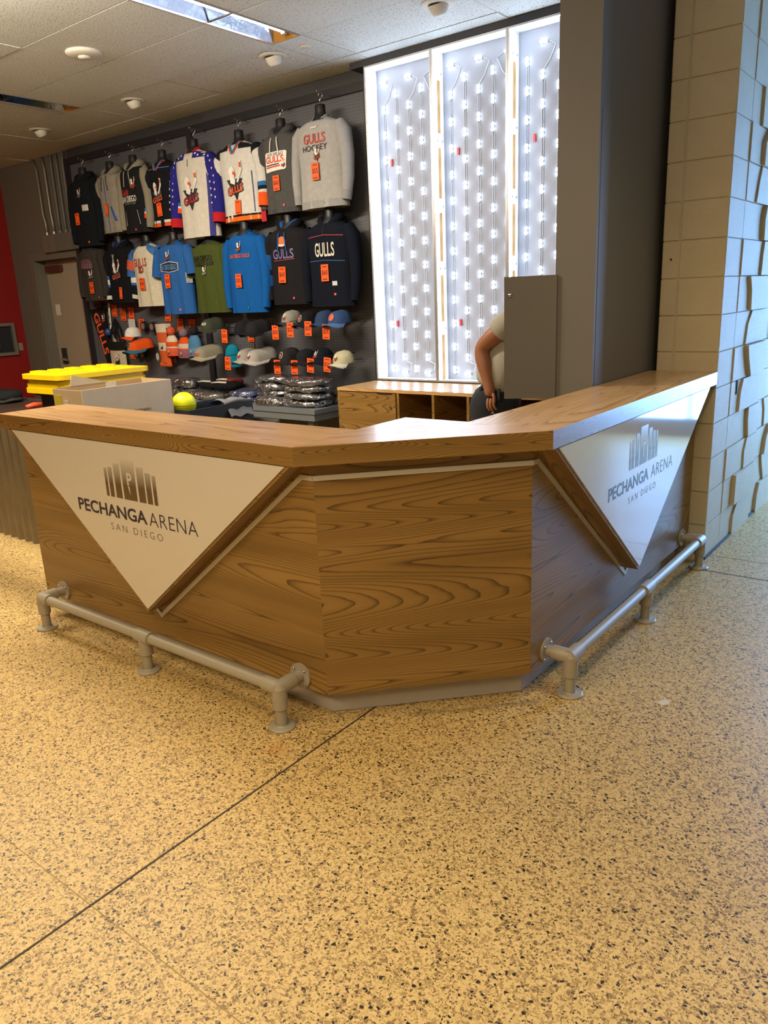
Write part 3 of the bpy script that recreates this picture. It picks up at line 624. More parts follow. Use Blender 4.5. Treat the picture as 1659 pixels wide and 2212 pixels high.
struct(part('trim_1', MB().box(-4.30, -1.60, 5.255, 5.469, 3.354, 3.398), mat('#2f2f33', 0.6)))

# ================================================================== PEGBOARD WALL
PEG = pegboard_mat('#55555a'); FRM = mat('#1f1f24', 0.5)
struct(part('trim_2', MB().box(-8.80, -4.30, 5.425, 5.469, 3.31, 3.398), mat('#38373a', 0.6)))
for x0, x1, lab in ((-8.72, -6.57, 'grey pegboard panel next to the door behind the darker hoodies'), (-6.49, -4.30, 'grey pegboard panel next to the lit light boxes')):
    t = thing('pegboard', lab, 'pegboard', ((x0 + x1) / 2, 5.46, 0.3))
    part('board', MB().box(x0, x1, 5.445, 5.458, 0.3, 3.24), PEG, t, **LW)
    part('frame_bar', MB().box(x0 - 0.08 if x0 < -8 else x0 - 0.04, x0, 5.415, 5.462, 0.3, 3.31), FRM, t, **LW)
    part('frame_bar', MB().box(x1, x1 + (0.04 if x1 < -6 else 0.13), 5.415, 5.462, 0.3, 3.31), FRM, t, **LW)
    part('frame_bar', MB().box(x0, x1, 5.415, 5.462, 3.24, 3.31), FRM, t, **LW)

# ================================================================== MERCHANDISE: GARMENTS
YG = 5.305
ORANGE, WHITE, INK = '#e2571f', '#d9d6cf', '#15151a'
FORM = mat('#1b1b1e', 0.45)
class Gar:
    """garment on a hanging form; local frame: x across, z up from the hem, -y towards the shop"""
    def __init__(s, name, label, cat, x, zsh, zhem, hw, color, fold=0.006, hd=0.098):
        s.hw, s.h, s.hd, s.fold, s.ph = hw, zsh - zhem, hd, fold, random.uniform(0, 6)
        s.x, s.zhem = x, zhem
        s.y = YG - {'zip_jacket': 0.03, 'colour_block_hoodie': 0.03, 'star_jersey': 0.035, 'crew_sweatshirt': 0.045, 'charcoal_sweatshirt': 0.03, 'raglan_tee': 0.0, 'blue_tee': 0.035, 'blue_long_sleeve': 0.035, 'navy_pullover': 0.035}.get(name, 0.0)
        s.o = thing(name, label, cat, (x, s.y, zhem), 'garments hung on the pegboards'); s.col = color
        n = 52; lv = [0, 0.02] + [0.05 * i for i in range(1, 18)] + [0.875, 0.90, 0.925, 0.95, 0.97, 0.985, 1.0]
        mb = MB()
        rows = []
        for t in lv:
            row = []
            for k in range(n):
                a = k / n * 2 * PI; cx_, sy_ = math.cos(a), math.sin(a); w, d = s.wd(t), s.dp(t)
                X = w * math.copysign(abs(cx_) ** 0.75, cx_); Yy = s.surf(X, t * s.h, math.copysign(1, sy_)) if abs(sy_) > 1e-6 else 0.0
                row.append((X, Yy, t * s.h - 0.045 * max(0, -sy_) ** 1.5 * max(0, (t - 0.95) / 0.05)))
            rows.append(row)
        mb.add([v for r in rows for v in r], [(j * n + i, j * n + (i + 1) % n, (j + 1) * n + (i + 1) % n, (j + 1) * n + i) for j in range(len(lv) - 1) for i in range(n)])
        part('torso', mb, cloth(color), s.o, True)
        f = thing('torso_form', 'black torso form with chrome hook wearing the ' + name.replace('_', ' '), 'display form', (x, s.y, zsh - 0.12), 'black hanging torso forms')
        part('neck', MB().lathe([(0.095, 0.0), (0.085, 0.09), (0.055, 0.125), (0.047, 0.16), (0.047, 0.205), (0.042, 0.212), (0.0, 0.214)], (0, 0.0, 0), 18, 1, 0.85, cap=False), FORM, f, True)
        part('hook', MB().tube([(0, 0, 0.21), (0, 0, 0.245), (0.008, 0.0, 0.26)] + arc((0.0, 0.012, 0.285), 0.022, -0.9, 3.4, 8), 0.0035, 6), CHROME, f, True)
        part('peg_hook', MB().tube([(0, 5.446 - s.y, 0.30), (0, -0.03, 0.300), (0, -0.035, 0.315)], 0.003, 6), CHROME, f, True)
    def wd(s, t):
        if t < 0.76: return s.hw * (1.0 - 0.05 * math.sin(t / 0.76 * PI))
        if t < 0.90: return s.hw * (1.0 - 0.02 * (t - 0.76) / 0.14)
        u = (t - 0.90) / 0.10; return s.hw * 0.98 * (1 - u) + 0.062 * u
    def dp(s, t):
        d = s.hd * (0.86 + 0.14 * min(1, t / 0.6))
        if t > 0.84: d *= 1 - 0.42 * ((t - 0.84) / 0.16) ** 1.3
        return d
    def surf(s, X, z, side=-1):
        t = max(0, min(1, z / s.h)); w, d = s.wd(t), s.dp(t); q = min(1, abs(X / w))
        y = d * (1 - q ** 2.6) ** (1 / 2.2)
        fl = s.fold * (math.sin(X * 34 + s.ph) + 0.6 * math.sin(X * 61 + z * 5 + s.ph * 2)) * (1.1 - t) * (1 - q ** 4)
        return side * (y + fl)
    def fn(s, e=0.004): e += 0.002; return lambda u, v: (u, s.surf(u, v) - e, v)
    def sleeves(s, kind, color, bands=(), only=None):
        sh = 0.905 * s.h
        for sd in (-1, 1):
            if only and sd != only: continue
            w = s.hw
            if kind == 'long': P = [(w * 0.80, 0, sh), (w * 0.97, -0.005, sh - 0.07), (w * 1.10, -0.01, sh - 0.25), (w * 1.12, -0.02, sh - 0.42), (w * 1.05, -0.035, max(0.02, s.h * 0.06))]; R = [0.055, 0.074, 0.062, 0.055, 0.042]
            elif kind == 'jersey': P = [(w * 0.78, 0, sh), (w * 1.0, -0.005, sh - 0.08), (w * 1.16, -0.01, sh - 0.25), (w * 1.20, -0.02, sh - 0.40), (w * 1.20, -0.035, s.h * 0.14)]; R = [0.055, 0.085, 0.078, 0.074, 0.070]
            else: P = [(w * 0.80, 0, sh), (w * 0.98, -0.005, sh - 0.06), (w * 1.12, -0.01, sh - 0.17), (w * 1.18, -0.015, sh - 0.27)]; R = [0.055, 0.078, 0.078, 0.080]
            c = color if not isinstance(color, tuple) else color[0 if sd < 0 else 1]
            P = [(sd * a, b, c_) for a, b, c_ in P]
            o = part('sleeve', MB().tube(P, R, 14, False, (1, 0.85)), cloth(c), s.o, True)
            for f0, f1, bc in bands:
                def at(f):
                    k = f * (len(P) - 1); i = min(int(k), len(P) - 2); u = k - i; return Vector(P[i]).lerp(Vector(P[i + 1]), u), R[i] + (R[i + 1] - R[i]) * u
                (a, ra), (b, rb) = at(f0), at(f1); m = (a + b) / 2
                part('sleeve_band', MB().tube([a, m, b], [ra * 1.05, (ra + rb) / 2 * 1.06, rb * 1.05], 14, False, (1, 0.85)), cloth(bc), o, True)
    def collar(s, color, r=0.011, v=0.0, inner=None):
        P = [(0.064 * math.sin(a), -0.060 * math.cos(a), s.h + 0.002 - 0.047 * max(0, math.cos(a)) ** 1.5 - v * max(0, math.cos(a)) ** 6) for a in [i / 24 * 2 * PI for i in range(25)]]
        part('collar', MB().tube(P, r, 8, False), cloth(color), s.o, True)
    def vneck(s, color, edge):
        f = s.fn(0.006); h = s.h
        for sd in (-1, 1):
            mb = MB(); poly_on(mb, [(sd * 0.075, h * 0.985), (sd * 0.055, h * 0.985), (0, h * 0.865), (0, h * 0.825)], f); part('collar', mb, cloth(color), s.o)
            mb = MB(); poly_on(mb, [(sd * 0.09, h * 0.975), (sd * 0.078, h * 0.985), (sd * 0.012, h * 0.835), (sd * 0.02, h * 0.83)], s.fn(0.007)); part('collar_piping', mb, cloth(edge), s.o)
    def hood(s, color, lining=None, strings=None):
        P = [(0.098 * math.sin(a), -0.066 * math.cos(a) + 0.01, s.h - 0.012 + 0.03 * (0.5 - 0.5 * math.cos(a)) - 0.055 * max(0, math.cos(a)) ** 3) for a in [i / 24 * 2 * PI for i in range(25)]]
        o = part('hood', MB().tube(P, [0.030 + 0.012 * (0.5 - 0.5 * math.cos(i / 24 * 2 * PI)) for i in range(25)], 10, False), cloth(color), s.o, True)
        part('hood_back', MB().lathe([(0.13, -0.08), (0.135, 0.0), (0.10, 0.06), (0.06, 0.075)], (0, 0.05, s.h - 0.02), 16, 1, 0.5, cap=False), cloth(color), s.o, True)
        if lining: part('hood_lining', MB().tube([(p[0] * 0.80, p[1] * 0.80, p[2] + 0.016) for p in P], 0.026, 8, False), cloth(lining), o, True)
        if strings:
            for sd in (-1, 1):
                f = s.fn(0.010); part('drawstring', MB().tube([f(sd * (0.035 + 0.004 * i), s.h * (0.90 - 0.045 * i)) for i in range(6)], 0.0055, 6), cloth(strings), o, True)
    def hem(s, f0, f1, color, name='hem_band'):
        n = 26; mb = MB()
        mb.grid(lambda a, b: (lambda X, z, sd: (X * 1.012, s.surf(X, z, sd) * 1.02, z))(s.wd((f0 + f1) / 2) * math.copysign(abs(math.cos(a * 2 * PI)) ** 0.75, math.cos(a * 2 * PI)), (f0 + (f1 - f0) * b) * s.h, 1 if math.sin(a * 2 * PI) > 0 else -1), n, 2, True)
        part(name, mb, cloth(color), s.o, True)
    def text(s, body, u, v, w, h, color, bold=0.0, shear=0.0, rot=0.0, e=0.005, name='lettering'):
        mb = MB(); text_on(mb, body, u, v * s.h, w, h, s.fn(e), bold, shear, rot); return part(name, mb, mat(color, 0.7), s.o)
    def patch(s, pts, color, e=0.004, name='print'):
        mb = MB(); poly_on(mb, [(u, v * s.h) for u, v in pts], s.fn(e)); return part(name, mb, mat(color, 0.75), s.o)
    def dot(s, u, v, color, r=0.011):
        mb = MB(); ell_on(mb, u, v * s.h, r, r, s.fn(0.006), 10); part('size_sticker', mb, mat(color, 0.5), s.o)
    def crest(s, u, v, k, word, tri=INK, full=True):
        crest(s.o, s.fn(0.005), s.fn(0.0065), s.fn(0.008), u, v * s.h, k, word, tri)
def crest(o, f1, f2, f3, u, v, k, word, tri=INK):
    """team crest: dark triangle, white bird head with beak, raised stick and slanted word"""
    def P(pts): return [(u + a * k, v + b * k) for a, b in pts]
    c = part('crest', (lambda mb: (poly_on(mb, P([(-0.62, 0.22), (0.62, 0.22), (0.04, -0.92)]), f1), mb)[1])(MB()), mat(tri, 0.7), o)
    mb = MB(); ell_on(mb, u - 0.16 * k, v + 0.58 * k, 0.25 * k, 0.33 * k, f2, 12, 0.25); part('crest_head', mb, mat('#e4e0d8', 0.7), c)
    mb = MB(); poly_on(mb, P([(-0.36, 0.42), (-0.10, 0.45), (0.10, 0.16), (0.0, -0.08), (-0.36, 0.05)]), f2); part('crest_neck', mb, mat('#e4e0d8', 0.7), c)
    mb = MB(); poly_on(mb, P([(-0.06, 0.66), (0.14, 0.52), (0.12, 0.36), (-0.12, 0.50)]), f3); part('crest_beak', mb, mat('#d9501c', 0.7), c)
    mb = MB(); poly_on(mb, P([(0.18, 0.05), (0.30, 0.02), (0.66, 0.62), (0.62, 1.12), (0.46, 1.14), (0.48, 0.66)]), f2); part('crest_stick', mb, mat('#d3d0c8', 0.7), c)
    mb = MB(); poly_on(mb, P([(0.49, 0.78), (0.63, 0.76), (0.61, 1.02), (0.48, 1.04)]), f3); part('crest_stick_tape', mb, mat('#c4522a', 0.7), c)
    mb = MB(); text_on(mb, 'GULLS', u, v - 0.32 * k, 1.30 * k, 0.46 * k, f2, 0.06, 0.15, 0.16); part('crest_word_outline', mb, mat(INK, 0.7), c)
    mb = MB(); text_on(mb, 'GULLS', u, v - 0.32 * k, 1.22 * k, 0.38 * k, f3, 0.025, 0.15, 0.16); part('crest_word', mb, mat(word, 0.7), c)

TAGM = mat('#ee5a18', 0.55, 0, 0.02, 6)
def price_tag(x, y, z, price, label, rz=0.0, ry=0.0, w=0.078, h=0.125, hook=False):
    t = thing('price_tag', label, 'price tag', (x, y, z), 'orange price tags', rz)
    R = Matrix.Rotation(ry, 4, 'Y')
    card = part('card', MB().box(-w / 2, w / 2, -0.0012, 0.0012, -h / 2, h / 2).xf(R), TAGM, t)
    fn = lambda u, v: tuple(R @ Vector((u, -0.0022, v)))
    if price:
        mb = MB(); text_on(mb, price, 0.0, 0.0, w * (0.74 if len(price) > 2 else 0.50), h * 0.31, fn, 0.008); part('lettering', mb, mat('#3a1420', 0.6), t)
    mb = MB(); quad_on(mb, -w * 0.28, w * 0.28, h * 0.33, h * 0.39, fn, 2); part('printed_line', mb, mat('#6a2414', 0.6), t)
    mb = MB(); quad_on(mb, -w * 0.30, w * 0.30, -h * 0.41, -h * 0.35, fn, 2); part('printed_line', mb, mat('#6a2414', 0.6), t)
    if hook: part('clip', MB().tube([(0, 0.002, h / 2 - 0.005), (0, 0.002, h / 2 + 0.012), (0, max(0.01, 5.445 - y), h / 2 + 0.014)], 0.003, 5), mat('#202024', 0.5), t)
def gtag(g, u, v, price, what, ry=0.0, w=0.078, h=0.125):
    price_tag(g.x + u, g.y + min(g.surf(u - w / 2, v * g.h), g.surf(u + w / 2, v * g.h), g.surf(u, v * g.h)) - 0.012, g.zhem + v * g.h, price, 'orange price tag ' + (f'reading {price} ' if price else '') + 'on the ' + what, 0, ry, w, h)

# ---- top row
g = Gar('zip_jacket', 'plain black jacket with a small crest, first in the top row', 'jacket', -8.22, 3.04, 2.30, 0.235, '#15181d')
g.sleeves('long', '#121519'); g.hood('#14171b'); g.crest(0.03, 0.74, 0.055, '#8a8f98', '#3a3d44')
g.patch([(0.06, 0.50), (0.15, 0.50), (0.15, 0.585), (0.06, 0.585)], '#c9c4b8', 0.006, 'sticker'); g.dot(0.09, 0.06, ORANGE); gtag(g, -0.06, 0.40, None, 'plain black jacket')
g = Gar('zip_hoodie', 'grey zip hoodie with blue pocket trim', 'hoodie', -7.74, 3.04, 2.41, 0.205, '#8d8679')
g.sleeves('long', '#857e72', [(0.90, 0.96, '#d4d0c6'), (0.96, 1.0, '#2a4fa0')]); g.hood('#847d71', None, '#5f5a54')
g.patch([(-0.004, 0.02), (0.004, 0.02), (0.004, 0.86), (-0.004, 0.86)], '#3d5db0', 0.006, 'zip'); g.patch([(0.05, 0.42), (0.08, 0.42), (0.14, 0.18), (0.11, 0.18)], '#2448a8', 0.005, 'pocket_trim'); g.patch([(-0.15, 0.40), (-0.12, 0.40), (-0.16, 0.20), (-0.18, 0.20)], '#2448a8', 0.005, 'pocket_trim')
g.hem(0, 0.05, '#857e72'); gtag(g, 0.0, 0.38, None, 'grey zip hoodie', 0.1, 0.045)
g = Gar('colour_block_hoodie', 'black hoodie with grey hood and grey sleeves', 'hoodie', -7.28, 3.04, 2.37, 0.21, '#1a1b1e')
g.sleeves('long', '#87806f'); g.hood('#8b8474', None, '#9a9384'); g.text('Gulls', -0.06, 0.60, 0.13, 0.06, '#c23a30', 0.01, 0.2); g.text('SAN DIEGO', -0.02, 0.50, 0.26, 0.06, '#d9d5cb', 0.02); g.text('HOCKEY CLUB', 0.0, 0.435, 0.17, 0.02, '#8f8b83')
g.crest(0.08, 0.70, 0.06, '#d9501c', '#8a2f1a'); g.patch([(0.09, 0.33), (0.10, 0.33), (0.13, 0.12), (0.12, 0.12)], '#b8b2a4', 0.005, 'pocket_trim'); g.patch([(-0.11, 0.33), (-0.10, 0.33), (-0.12, 0.12), (-0.13, 0.12)], '#b8b2a4', 0.005, 'pocket_trim'); g.dot(0.04, 0.05, '#e0405a')
g = Gar('dark_jersey', 'black hockey jersey with orange and white hem stripes', 'jersey', -6.83, 3.03, 2.40, 0.205, '#14151b')
g.sleeves('jersey', '#16171d', [(0.72, 0.80, '#2f6aa8'), (0.80, 0.86, '#d9d5cb'), (0.86, 1.0, ORANGE)]); g.vneck('#2f6aa8', ORANGE); g.crest(-0.02, 0.48, 0.13, ORANGE, '#3a3c44')
g.hem(0.0, 0.05, ORANGE); g.hem(0.055, 0.095, '#d6d2c8'); g.patch([(0.13, 0.12), (0.19, 0.12), (0.19, 0.62), (0.16, 0.62)], '#2f6aa8', 0.005, 'side_panel'); g.patch([(-0.19, 0.86), (0.19, 0.86), (0.19, 0.868), (-0.19, 0.868)], '#4d8fd0', 0.005, 'piping'); gtag(g, 0.0, 0.25, None, 'black hockey jersey', -0.05)
g = Gar('star_jersey', 'white hockey jersey with starry blue sleeves and a red collar', 'jersey', -6.29, 3.05, 2.25, 0.265, '#c9c3b8')
STAR = '#26247c'; g.sleeves('jersey', STAR, [(0.90, 1.0, '#b3212b')]); g.collar('#b3212b', 0.017, 0.03)
for sd in (-1, 1):
    mb = MB(); mb.grid(lambda a, b: g.fn(0.005)(sd * (0.07 + 0.19 * a) * (1 - 0.05 * b), g.h * (0.885 + 0.085 * b * (1 - 0.55 * a))), 8, 4); part('shoulder_yoke', mb, cloth(STAR), g.o)
    for (u, v) in ((0.10, 0.935), (0.14, 0.91), (0.17, 0.94), (0.21, 0.905), (0.235, 0.925)):
        mb = MB(); ell_on(mb, sd * u, g.h * v, 0.012, 0.012, g.fn(0.009), 5); part('star', mb, mat('#d9d5cb', 0.7), g.o)
    for i in range(7):
        f = 0.18 + i * 0.10; sh = 0.905 * g.h; P = [(g.hw * 0.78, 0, sh), (g.hw, -0.005, sh - 0.08), (g.hw * 1.16, -0.01, sh - 0.25), (g.hw * 1.2, -0.02, sh - 0.4), (g.hw * 1.2, -0.035, g.h * 0.14)]; k = f * 4; q = min(int(k), 3); c = Vector(P[q]).lerp(Vector(P[q + 1]), k - q)
        for du in (-0.025, 0.03):
            mb = MB(); zz = c.z + (0.035 if du > 0 else -0.01); mb.add([(sd * c.x + du + 0.014 * (1 if j % 2 == 0 else 0.42) * math.sin(j * PI / 5), c.y - 0.074, zz + 0.014 * (1 if j % 2 == 0 else 0.42) * math.cos(j * PI / 5)) for j in range(10)], [tuple(range(10))]); part('star', mb, mat('#d9d5cb', 0.7), g.o)
g.crest(0.0, 0.50, 0.17, '#a8262c', '#23232b'); g.patch([(-0.003, 0.80), (0.003, 0.80), (0.003, 0.88), (-0.003, 0.88)], '#2a2a30', 0.006, 'lace'); g.patch([(0.20, 0.0), (0.25, 0.0), (0.25, 0.70), (0.22, 0.70)], STAR, 0.005, 'side_panel')
g = Gar('home_jersey', 'white hockey jersey with black shoulders and an orange hem', 'jersey', -5.69, 3.04, 2.35, 0.265, '#cbc8c2')
g.sleeves('jersey', '#cbc8c2', [(0.0, 0.18, '#191a22'), (0.62, 0.68, '#2f6aa8'), (0.68, 0.73, '#191a22'), (0.78, 1.0, ORANGE)]); g.vneck('#2f6aa8', ORANGE)
for sd in (-1, 1):
    mb = MB(); mb.grid(lambda a, b: g.fn(0.005)(sd * (0.075 + 0.18 * a) * (1 - 0.05 * b), g.h * (0.885 + 0.085 * b * (1 - 0.55 * a))), 8, 4); part('shoulder_yoke', mb, cloth('#191a22'), g.o)
g.crest(0.0, 0.47, 0.165, ORANGE, '#1d1d24'); g.hem(0.0, 0.055, '#e2691f'); g.hem(0.057, 0.08, '#191a22'); gtag(g, 0.02, 0.17, None, 'white jersey with black shoulders', 0.05)
mb = MB(); card = MB().box(0.275, 0.335, -0.06, -0.057, -0.03, 0.09); part('hang_tag', card, mat('#b5202c', 0.5), g.o)
for sd in (-1, 1): g.patch([(sd * 0.20, 0.60), (sd * 0.208, 0.60), (sd * 0.208, 0.10), (sd * 0.20, 0.10)], '#27407c', 0.005, 'piping')
g = Gar('pullover_hoodie', 'dark grey pullover hoodie with white drawstrings and a white chest patch', 'hoodie', -5.15, 3.05, 2.37, 0.215, '#4d4c4b')
g.sleeves('long', '#444344'); g.hood('#4a494a', None, '#e6e3dd'); k = g.patch([(-0.13, 0.50), (0.10, 0.515), (0.115, 0.53), (0.135, 0.72), (0.12, 0.735), (-0.11, 0.735), (-0.125, 0.72)], '#e0ddd6', 0.0045, 'chest_patch')
g.text('SAN DIEGO', 0.0, 0.705, 0.19, 0.024, '#20243c', 0.01, 0, 0, 0.006); g.text('GULLS', -0.01, 0.645, 0.22, 0.055, '#d0472a', 0.03, 0, 0, 0.006)
g.patch([(-0.12, 0.575), (0.05, 0.58), (0.05, 0.592), (-0.12, 0.588)], '#20243c', 0.006, 'stripe'); g.patch([(-0.12, 0.548), (0.06, 0.555), (0.06, 0.572), (-0.12, 0.565)], '#d0472a', 0.006, 'stripe'); g.crest(0.09, 0.575, 0.035, '#d0472a')
g.dot(0.06, 0.09, '#e0506a'); g.hem(0, 0.06, '#464546'); gtag(g, 0.0, 0.36, '$60', 'dark grey pullover hoodie')
g = Gar('crew_sweatshirt', 'light grey crew-neck sweatshirt, last in the top row', 'sweatshirt', -4.64, 3.07, 2.36, 0.255, '#a3a19e')
g.sleeves('long', '#9c9b9a', [(0.90, 1.0, '#8f8e8d')]); g.collar('#969594', 0.012); g.text('GULLS', 0.0, 0.755, 0.24, 0.075, '#b84a3c', 0.02); g.text('HOCKEY', 0.0, 0.655, 0.27, 0.045, '#20242c', 0.0); g.crest(0.02, 0.575, 0.055, '#c4452c'); g.patch([(-0.035, 0.865), (0.035, 0.865), (0.035, 0.88), (-0.035, 0.88)], '#d8d5d0', 0.005, 'small_mark')
g.hem(0, 0.085, '#949392'); g.dot(0.07, 0.05, '#4fae6a', 0.005); gtag(g, 0.0, 0.40, '$55', 'light grey crew-neck sweatshirt', 0.0, 0.08, 0.135)
# ---- bottom row
g = Gar('charcoal_sweatshirt', 'charcoal sweatshirt with a dull purple arched print', 'sweatshirt', -8.25, 2.30, 1.71, 0.21, '#38332f')
g.sleeves('long', '#332f2c'); g.collar('#2c2927', 0.02, 0.03); mb = MB(); mb.grid(lambda a, b: g.fn(0.005)((a - 0.5) * 0.24 * (0.6 + 0.4 * math.sqrt(max(0, 1 - (b) ** 2))), g.h * (0.60 + 0.17 * b)), 8, 5); part('arched_print', mb, mat('#5b3f46', 0.8), g.o)
g.text('GULLS', 0.0, 0.64, 0.20, 0.05, '#8a5a5e', 0.02, 0, 0, 0.007); g.crest(0.06, 0.47, 0.055, '#8f8a84', '#20201f'); g.dot(0.14, 0.06, '#e0604a'); gtag(g, 0.06, 0.24, '$30', 'charcoal sweatshirt')
g = Gar('laced_hoodie', 'black hoodie with a large crest and striped sleeves', 'hoodie', -7.75, 2.29, 1.67, 0.23, '#121317')
g.sleeves('long', '#121317', [(0.52, 0.58, '#3561a8'), (0.58, 0.66, '#d4cfc2'), (0.66, 0.70, '#3561a8'), (0.90, 1.0, '#c9c4b4')]); g.hood('#101116', '#23407a'); g.crest(0.02, 0.52, 0.12, '#c4573c', '#26272c'); g.text('X', 0.0, 0.76, 0.045, 0.09, '#cfcbc1', 0.02, name='lacing'); gtag(g, 0.07, 0.17, None, 'black hoodie with striped sleeves', 0.1, 0.05)
g = Gar('raglan_tee', 'cream raglan tee with blue shoulders and a scalloped hem', 't-shirt', -7.25, 2.27, 1.62, 0.235, '#c9c0aa', 0.011)
g.sleeves('short', ('#3563a0', '#3563a0'), [(0.45, 0.75, '#c0553a')]); g.collar('#27406e', 0.012, 0.02)
for sd in (-1, 1): g.patch([(sd * 0.07, 0.985), (sd * 0.20, 0.91), (sd * 0.225, 0.74), (sd * 0.10, 0.90)], '#3563a0', 0.005, 'raglan_panel')
g.text('GULLS', -0.03, 0.70, 0.24, 0.085, '#b3584a', 0.02); g.text('SD', -0.02, 0.585, 0.075, 0.07, '#8a2a22', 0.05); gtag(g, -0.02, 0.36, '$30', 'cream raglan tee', 0.0, 0.085)
g = Gar('blue_tee', 'bright blue short-sleeved tee with a dark hexagon print', 't-shirt', -6.75, 2.25, 1.53, 0.245, '#2a5c9e', 0.010)
g.sleeves('short', '#2a5c9e'); g.collar('#234f8a', 0.010); g.patch([(-0.145, 0.60), (0.02, 0.575), (0.145, 0.60), (0.145, 0.70), (0.02, 0.725), (-0.145, 0.70)], '#cfd3d8', 0.004, 'print_outline'); g.patch([(-0.137, 0.607), (0.02, 0.582), (0.137, 0.607), (0.137, 0.693), (0.02, 0.718), (-0.137, 0.693)], '#182436', 0.005); g.text('SAN DIEGO GULLS', 0.0, 0.65, 0.25, 0.05, '#5b93cf', 0.012, 0, 0, 0.0065)
g.crest(0.0, 0.79, 0.055, '#c0553a'); g.dot(0.09, 0.06, '#e0607a'); g.patch([(0.215, 0.42), (0.262, 0.42), (0.262, 0.56), (0.215, 0.56)], '#9aa0a8', 0.02, 'hang_tag'); gtag(g, -0.03, 0.46, '$30', 'bright blue short-sleeved tee', 0.0, 0.08, 0.14)
g = Gar('olive_tee', 'olive green tee with black lettering', 't-shirt', -6.24, 2.22, 1.53, 0.25, '#454f22', 0.010)
g.sleeves('short', '#414a20'); g.collar('#3a421d', 0.010); g.text('SAN DIEGO', -0.02, 0.76, 0.27, 0.05, '#14160e', 0.02, 0.05); g.text('GULLS', -0.06, 0.685, 0.16, 0.05, '#14160e', 0.03, 0.05); g.patch([(0.04, 0.655), (0.13, 0.665), (0.13, 0.715), (0.04, 0.71)], '#20240f', 0.005, 'stripe'); g.crest(0.0, 0.575, 0.05, '#b8b29a', '#2a2f18'); g.patch([(0.235, 0.44), (0.29, 0.44), (0.29, 0.58), (0.235, 0.58)], '#c9c6be', 0.03, 'hang_tag')
g = Gar('blue_long_sleeve', 'bright blue long-sleeved tee with a thin orange line of print', 'long-sleeved tee', -5.68, 2.26, 1.52, 0.24, '#12569e', 0.008)
g.sleeves('long', '#12569e'); g.collar('#0f4a88', 0.010); g.text('SAN DIEGO GULLS', 0.0, 0.70, 0.27, 0.035, '#c0573c', 0.03); g.crest(0.0, 0.80, 0.05, '#c9683c'); g.dot(0.06, 0.06, '#3fc070'); gtag(g, -0.03, 0.40, '$35', 'bright blue long-sleeved tee')
g = Gar('fleece_hoodie', 'black hoodie with blue hood lining and blue side panels', 'hoodie', -5.14, 2.27, 1.58, 0.235, '#1d1c20')
g.sleeves('long', '#1b1a1e', [(0.40, 0.58, '#1e4f92'), (0.66, 0.80, '#1e4f92')]); g.hood('#1b1a1e', '#1f5796', '#2d63a8'); g.text('GULLS', 0.0, 0.64, 0.25, 0.085, '#6a6596', 0.02); g.patch([(-0.12, 0.555), (0.13, 0.565), (0.13, 0.572), (-0.12, 0.562)], '#a8443c', 0.005, 'stripe'); mb = MB(); ell_on(mb, 0.0, g.h * 0.79, 0.052, 0.045, g.fn(0.006), 16); part('round_print', mb, mat('#cf6e44', 0.8), g.o); mb = MB(); poly_on(mb, [(-0.05, g.h * 0.735), (0.03, g.h * 0.735), (0.03, g.h * 0.755), (-0.05, g.h * 0.76)], g.fn(0.007)); part('round_print_base', mb, mat('#d8d4cc', 0.8), g.o)
g.dot(0.09, 0.08, '#e0506a'); gtag(g, -0.02, 0.38, '$60', 'black hoodie with blue hood lining', 0.04, 0.09, 0.14)
g = Gar('navy_pullover', 'navy hooded pullover with large white lettering', 'pullover', -4.61, 2.27, 1.55, 0.25, '#101521')
g.sleeves('long', '#0f1420'); g.hood('#0f1420', None, None); g.text('GULLS', 0.0, 0.655, 0.22, 0.115, '#d3d0c2', 0.015); g.patch([(-0.20, 0.795), (0.0, 0.815), (0.20, 0.795), (0.20, 0.803), (0.0, 0.823), (-0.20, 0.803)], '#a8363c', 0.005, 'stripe'); g.patch([(-0.20, 0.525), (0.0, 0.53), (0.20, 0.51), (0.20, 0.518), (0.0, 0.538), (-0.20, 0.533)], '#2c5a96', 0.005, 'stripe')
g.patch([(-0.002, 0.80), (0.002, 0.80), (0.002, 0.95), (-0.002, 0.95)], '#2a3040', 0.006, 'zip'); g.patch([(0.07, 0.24), (0.115, 0.24), (0.115, 0.29), (0.07, 0.29)], '#c9ccd0', 0.005, 'woven_label'); g.dot(0.09, 0.14, ORANGE); gtag(g, 0.0, 0.39, '$60', 'navy hooded pullover', 0.0, 0.085, 0.14)

